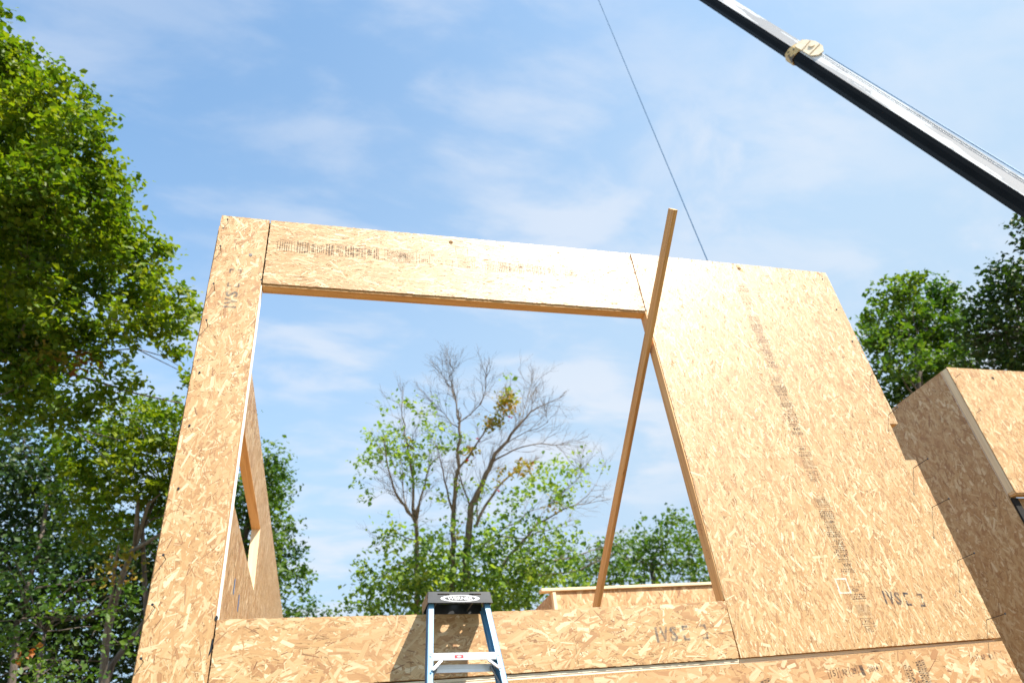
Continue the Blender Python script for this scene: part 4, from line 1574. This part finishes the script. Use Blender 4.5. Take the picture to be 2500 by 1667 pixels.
# dark trees filling the lower left
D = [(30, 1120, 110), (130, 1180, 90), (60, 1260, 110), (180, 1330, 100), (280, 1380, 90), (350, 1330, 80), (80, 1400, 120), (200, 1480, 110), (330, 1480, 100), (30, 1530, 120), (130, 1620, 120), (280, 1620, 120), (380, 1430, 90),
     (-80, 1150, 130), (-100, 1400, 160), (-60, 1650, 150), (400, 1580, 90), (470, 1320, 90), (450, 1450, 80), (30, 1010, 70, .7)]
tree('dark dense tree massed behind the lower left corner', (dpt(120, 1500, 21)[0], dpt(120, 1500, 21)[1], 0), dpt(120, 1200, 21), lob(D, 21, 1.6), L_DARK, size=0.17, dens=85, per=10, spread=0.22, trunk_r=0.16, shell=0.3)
E_ = [(60, 1450, 60), (130, 1500, 60), (200, 1450, 50), (40, 1560, 70), (150, 1600, 70), (240, 1530, 45), (300, 1480, 40), (310, 1570, 45), (20, 1380, 50, .7), (100, 1650, 70), (30, 1330, 40, .6), (210, 1650, 50), (-50, 1500, 80), (320, 1440, 30)]
tree('low bushy young tree in front of the dark trees, lower left corner', (dpt(100, 1640, 13)[0], dpt(100, 1640, 13)[1], 0), dpt(110, 1540, 13), lob(E_, 13, 0.8), L_MID, size=0.105, dens=75, per=8, spread=0.13, trunk_r=0.09, name='young_tree',
     accents=[(dpt(70, 1600, 12.5), 0.2, 3, L_RED)], shell=0.2)
# tree beyond the left return wall
Fm = [(660, 1120, 34), (690, 1145, 26), (650, 1180, 40), (690, 1205, 26), (640, 1250, 50), (690, 1290, 36), (700, 1350, 40), (655, 1350, 50), (715, 1400, 34), (660, 1430, 50), (600, 1200, 60), (590, 1300, 70), (580, 1100, 50), (600, 1400, 60), (640, 1490, 60),
      (560, 1010, 40), (560, 1200, 60), (735, 1440, 18, .6)]
tree('broad green tree rising behind the left side wall', (dpt(630, 1500, 24)[0], dpt(630, 1500, 24)[1], 0), dpt(620, 1200, 24), lob(Fm, 24, 1.4), L_MID, size=0.16, dens=110, per=10, spread=0.17, trunk_r=0.3)
tree('small tree showing above the low panel right of the side wall', (dpt(750, 1560, 26)[0], dpt(750, 1560, 26)[1], 0), dpt(750, 1500, 26), lob([(720, 1485, 24), (760, 1480, 26), (790, 1500, 20), (745, 1520, 40)], 26, 0.6), L_MID,
     size=0.16, dens=70, per=9, spread=0.15, trunk_r=0.12)
# right-hand trees
Gm = [(2170, 720, 44), (2215, 700, 34), (2260, 735, 50), (2310, 720, 36), (2160, 800, 60), (2240, 800, 70), (2310, 800, 50), (2130, 830, 34), (2190, 880, 70), (2270, 880, 70), (2180, 960, 56), (2240, 960, 60), (2330, 880, 60), (2140, 770, 26, .8), (2330, 760, 30)]
tree('rounded green tree between the tall panel and the right wing', (dpt(2240, 1200, 19)[0], dpt(2240, 1200, 19)[1], 0), dpt(2240, 850, 19), lob(Gm, 19, 1.2), L_MID, size=0.14, dens=115, per=15, spread=0.11, trunk_r=0.25)
Hm = [(2420, 740, 56), (2470, 680, 50), (2500, 720, 60), (2390, 800, 50), (2450, 820, 70), (2500, 850, 70), (2400, 880, 60), (2560, 760, 100), (2560, 900, 100), (2440, 660, 30), (2500, 920, 60)]
tree('darker fine-leaved tree above the corner of the right wing', (dpt(2480, 1150, 16)[0], dpt(2480, 1150, 16)[1], 0), dpt(2480, 800, 16), lob(Hm, 16, 0.9) , L_DARK, size=0.115, dens=170, per=12, spread=0.13, trunk_r=0.25, accents=[])
tree('high leafy spray entering at the right edge under the boom', (dpt(2590, 900, 17.5)[0] + 2.2, dpt(2590, 900, 17.5)[1], 0), dpt(2590, 620, 17), lob([(2478, 535, 20, 1.3), (2500, 560, 30, 1.2), (2497, 600, 20), (2540, 560, 50), (2560, 620, 60)], 15.5, 0.3),
     L_DARK, size=0.12, dens=110, per=9, spread=0.10, trunk_r=0.2)
# low trees behind the far partition
Im = [(1440, 1400, 50), (1500, 1370, 50), (1470, 1340, 24, .7), (1540, 1340, 50), (1600, 1310, 46), (1640, 1275, 34), (1670, 1300, 40), (1690, 1350, 50), (1600, 1370, 60), (1520, 1420, 60), (1660, 1410, 60), (1740, 1400, 60), (1740, 1330, 40), (1400, 1430, 50), (1380, 1360, 30, .6)]
tree('broad layered tree low behind the far partition', (dpt(1580, 1500, 30)[0], dpt(1580, 1500, 30)[1], 0), dpt(1590, 1380, 30), lob(Im, 30, 2.0), L_MID, size=0.19, dens=52, per=10, spread=0.22, trunk_r=0.35)

# sparse half-dead tree in the middle of the opening
DC = 22.0


def cp(x, y_):          # crop coordinates of the close-up, to picture pixels
    if y_ < 560:                      # keep the bare top inside the outline seen in the picture
        y_ = 560 - (560 - y_) * 0.90
    return 800 + x / 2.413, 850 + y_ / 2.413


ct = thing('half_dead_tree', 'tall sparse tree with bare upper branches framed by the opening', 'tree', (dpt(*cp(760, 1560), DC)[0], dpt(*cp(760, 1560), DC)[1], 0))
limbs = [([(520, 1560), (530, 1400), (520, 1200), (515, 1020)], .17, .11), ([(515, 1020), (470, 960), (430, 900), (390, 820), (350, 700), (345, 620)], .09, .02),
         ([(515, 1020), (500, 880), (490, 700), (470, 590), (450, 500), (435, 380), (440, 270)], .085, .015), ([(525, 1000), (540, 900), (570, 800), (600, 700), (650, 640)], .07, .015),
         ([(490, 980), (450, 880), (440, 780), (430, 640)], .05, .012), ([(740, 1560), (735, 1380), (735, 1200), (740, 1100), (742, 920), (750, 780), (762, 600), (775, 460)], .2, .07),
         ([(775, 460), (760, 380), (758, 280), (730, 200), (690, 130), (655, 90)], .05, .01), ([(762, 430), (840, 370), (900, 300), (935, 200), (940, 100)], .04, .008),
         ([(758, 290), (740, 200), (712, 130), (745, 90), (720, 30)], .03, .006), ([(775, 460), (730, 430), (690, 370), (650, 330), (570, 230)], .03, .006),
         ([(810, 1560), (810, 1250), (835, 1050), (845, 930), (880, 860), (930, 740), (970, 670), (1020, 590), (1080, 500), (1140, 430), (1200, 350), (1330, 280)], .24, .02),
         ([(970, 670), (1060, 620), (1150, 580), (1260, 560), (1340, 570), (1440, 545)], .05, .008), ([(845, 930), (820, 880), (790, 800), (770, 700)], .05, .03),
         ([(735, 950), (700, 830), (680, 720), (655, 610)], .06, .02), ([(870, 1050), (930, 930), (1000, 820), (1060, 760), (1130, 700), (1180, 680)], .09, .03),
         ([(752, 730), (830, 640), (890, 540), (940, 450), (1000, 370), (1035, 270)], .06, .02), ([(960, 1380), (1060, 1230), (1180, 1100), (1240, 1030), (1330, 980), (1470, 920), (1570, 905)], .09, .015),
         ([(1030, 1400), (1180, 1300), (1290, 1250), (1400, 1240), (1500, 1210), (1620, 1175)], .075, .02), ([(1050, 1385), (1170, 1350), (1300, 1330), (1480, 1310), (1550, 1275), (1600, 1255)], .06, .03),
         ([(840, 1260), (930, 1150), (1010, 1080), (1110, 1030), (1180, 960), (1290, 930)], .06, .012), ([(1080, 500), (1150, 400), (1170, 290), (1190, 200)], .03, .006), ([(1020, 590), (1180, 480), (1300, 420), (1280, 350)], .03, .006),
         ([(885, 1010), (885, 900), (920, 800), (925, 700)], .05, .01), ([(1000, 1100), (1150, 1120), (1300, 1070), (1390, 1035)], .04, .012), ([(520, 1230), (400, 1280), (340, 1320)], .05, .01), ([(515, 1130), (400, 1080), (350, 1120)], .04, .01),
         ([(1340, 570), (1390, 620), (1450, 700)], .012, .004), ([(1290, 930), (1380, 850), (1480, 760), (1500, 640)], .03, .006), ([(1470, 920), (1560, 830), (1620, 720)], .02, .005), ([(1200, 350), (1215, 250), (1200, 150)], .012, .004)]
mb = MB()
ends = []
for k, (pts, r0, r1) in enumerate(limbs):
    n = len(pts)
    dz = 0.0 if pts[0][1] > 1300 else random.uniform(-1.3, 1.3)
    P3 = [dpt(*cp(a + random.uniform(-4, 4), b_), DC + dz * i / max(1, n - 1)) for i, (a, b_) in enumerate(pts)]
    if pts[0][1] == 1560:
        q = P3[0].copy()
        q[2] = 0
        P3 = [q] + P3
        n += 1
    rad = list(np.linspace(r0 * 0.60, r1 * 0.6, n))
    fine_p = [P3[0]]
    for a, b_ in zip(P3[:-1], P3[1:]):
        L = np.linalg.norm(b_ - a)
        fine_p += [(a + b_) / 2 + rng.normal(0, 0.05 * min(L, 1.2), 3), b_]
    mb.tube(fine_p, list(np.interp(np.linspace(0, 1, len(fine_p)), np.linspace(0, 1, n), rad)), 7, cap=False)
    ends.append((P3, r1))
mb.build('limbs', M_BARK, ct, smooth=True)
tw = MB()


def twig(p, d, L, r, lev):
    e = p + d * L
    m_ = (p + e) / 2 + rng.normal(0, 0.07 * L, 3)
    tw.tube([p, m_, e], [r, r * 0.75, r * 0.45], 4, cap=False)
    if lev > 0:
        for q in ((m_ + e) / 2, e, m_):
            nd = d + rng.normal(0, 0.42, 3)
            nd[2] += 0.12
            nd /= np.linalg.norm(nd)
            twig(q, nd, L * random.uniform(0.55, 0.85), r * 0.6, lev - 1)


for (P3, r1), (pts, r0, _) in zip(ends, limbs):
    n = len(P3)
    bare = pts[-1][1] < 650
    for i in range(max(1, n // 3), n):
        d = P3[i] - P3[i - 1]
        d /= np.linalg.norm(d)
        if i == n - 1:
            twig(P3[i], d, 0.30, max(r1 * 0.7, 0.008), 2)
        for _ in range(4 if bare else 2):
            nd = d * 0.8 + rng.normal(0, 0.5, 3) + np.array([0, 0, 0.25])
            nd /= np.linalg.norm(nd)
            q = P3[i - 1] + (P3[i] - P3[i - 1]) * random.random()
            twig(q, nd, random.uniform(0.3, 0.70), 0.008, 2)
o = tw.build('twigs', M_BARK, ct)
o['kind'] = 'stuff'


def cl(lst, n_per, jitter=1.2):
    out = []
    for (x, y_, r, w_) in lst:
        n = max(2, int(n_per * w_ * (r / 60) ** 2))
        for _ in range(n):
            a = random.uniform(0, 2 * math.pi)
            q = r * math.sqrt(random.random())
            out.append(dpt(*cp(x + q * math.cos(a), y_ + q * math.sin(a)), DC + random.uniform(-jitter, jitter)))
    return np.array(out)


pale = cl([(300, 340, 40, .6), (430, 280, 50, .5), (520, 300, 50, .6), (250, 490, 50, 1), (330, 480, 60, .8), (420, 510, 70, 1), (520, 420, 60, .6), (300, 590, 80, 1.2), (230, 680, 70, .9), (380, 620, 70, 1.4), (480, 640, 70, 1.4), (560, 560, 60, .6),
           (630, 300, 50, .8), (640, 400, 50, .6), (650, 500, 60, 1.1), (820, 500, 50, .7), (760, 560, 50, .7), (640, 590, 50, .9), (560, 680, 60, .9), (240, 860, 50, .9), (190, 810, 30, .5), (480, 760, 60, .8), (520, 800, 50, .5),
           (1040, 170, 40, .5), (1090, 250, 40, .5), (1330, 690, 60, .8), (1400, 720, 60, .8), (1290, 780, 80, 1), (1380, 820, 70, 1), (1460, 770, 60, .7), (1490, 610, 20, .7), (1600, 660, 26, .7), (1620, 720, 20, .6), (1500, 700, 30, .5),
           (1100, 860, 60, 1), (1180, 850, 60, .8), (1220, 760, 60, .9), (1400, 880, 70, .9), (930, 860, 60, .9), (680, 880, 50, .8), (800, 830, 50, .5), (1060, 940, 70, .8)], 15)
leaves('upper_foliage', ct, pale[::4], 0.15, 5, 0.15, L_PALE)
leaves('upper_foliage', ct, pale[1::4], 0.13, 8, 0.11, L_PALE)
leaves('upper_foliage', ct, pale[2::4], 0.17, 4, 0.16, L_PALE)
lowf = cl([(360, 1090, 70, .9), (430, 1150, 70, 1), (300, 1150, 60, .6), (600, 1130, 80, 1.2), (700, 1010, 60, .9), (960, 1070, 80, 1.2), (1060, 1120, 80, 1), (1180, 1060, 80, .9), (1290, 1130, 90, 1), (1380, 1130, 80, .9), (600, 1240, 110, 1.8), (720, 1290, 110, 1.8),
           (860, 1200, 100, 1.5), (980, 1230, 100, 1.6), (1100, 1260, 110, 1.5), (1230, 1240, 100, 1.3), (1380, 1210, 90, 1.1), (520, 1340, 100, 1.6), (400, 1330, 90, 1.1), (270, 1350, 70, .8), (200, 1250, 40, .6), (220, 1300, 50, .7), (330, 1420, 100, 1.5), (200, 1390, 70, .9), (170, 1370, 40, .6),
           (480, 1460, 120, 2.2), (640, 1420, 120, 2.2), (800, 1400, 120, 2.2), (950, 1380, 110, 1.8), (1080, 1440, 120, 2), (1220, 1400, 110, 1.6), (1180, 1340, 90, 1.2), (130, 1530, 60, .8), (230, 1500, 90, 1.2), (330, 1530, 90, 1.2), (10, 1540, 30, .6), (1000, 1520, 140, 2), (1340, 1370, 90, 1.2), (1460, 1370, 80, 1), (1430, 1260, 70, .8),
           (640, 1540, 140, 2), (850, 1540, 140, 2), (1480, 1150, 50, .7), (880, 960, 50, .7)], 17, 2.2)
leaves('lower_foliage', ct, lowf[::4], 0.16, 7, 0.17, L_MID)
half = lowf[1::3] + rng.normal(0, 0.2, lowf[1::3].shape)
leaves('lower_pale_foliage', ct, half[::2], 0.18, 6, 0.16, L_PALE)
leaves('lower_pale_foliage', ct, half[1::2], 0.13, 8, 0.12, L_PALE)
yel = cl([(1050, 260, 44, 5), (1060, 320, 40, 4), (1090, 300, 28, 3), (1020, 380, 28, 2), (970, 430, 44, 4), (940, 470, 24, 2), (840, 610, 34, 3), (820, 660, 24, 2), (1160, 700, 44, 3), (1110, 720, 26, 2), (1050, 730, 34, 2.2), (1180, 730, 26, 2), (760, 800, 16, 2), (770, 1080, 22, 2), (1020, 770, 26, 1.5), (1310, 920, 40, 1.6), (490, 560, 26, 2), (480, 620, 24, 2)], 9, 0.35)
leaves('vine_clumps', ct, yel, 0.13, 7, 0.11, L_YEL)
redl = cl([(885, 540, 10, 6), (815, 660, 12, 8), (855, 640, 8, 5), (757, 820, 10, 8), (1010, 830, 10, 5), (785, 1030, 8, 5), (1080, 400, 8, 4)], 10, 0.2)
leaves('red_leaves', ct, redl, 0.11, 2, 0.05, leaf_mat('red_leaf', (0.35, 0.02, 0.03), (0.4, 0.03, 0.04), (0.4, 0.05, 0.04)))

for o in bpy.data.objects:
    if '_org' in o.keys():
        del o['_org']
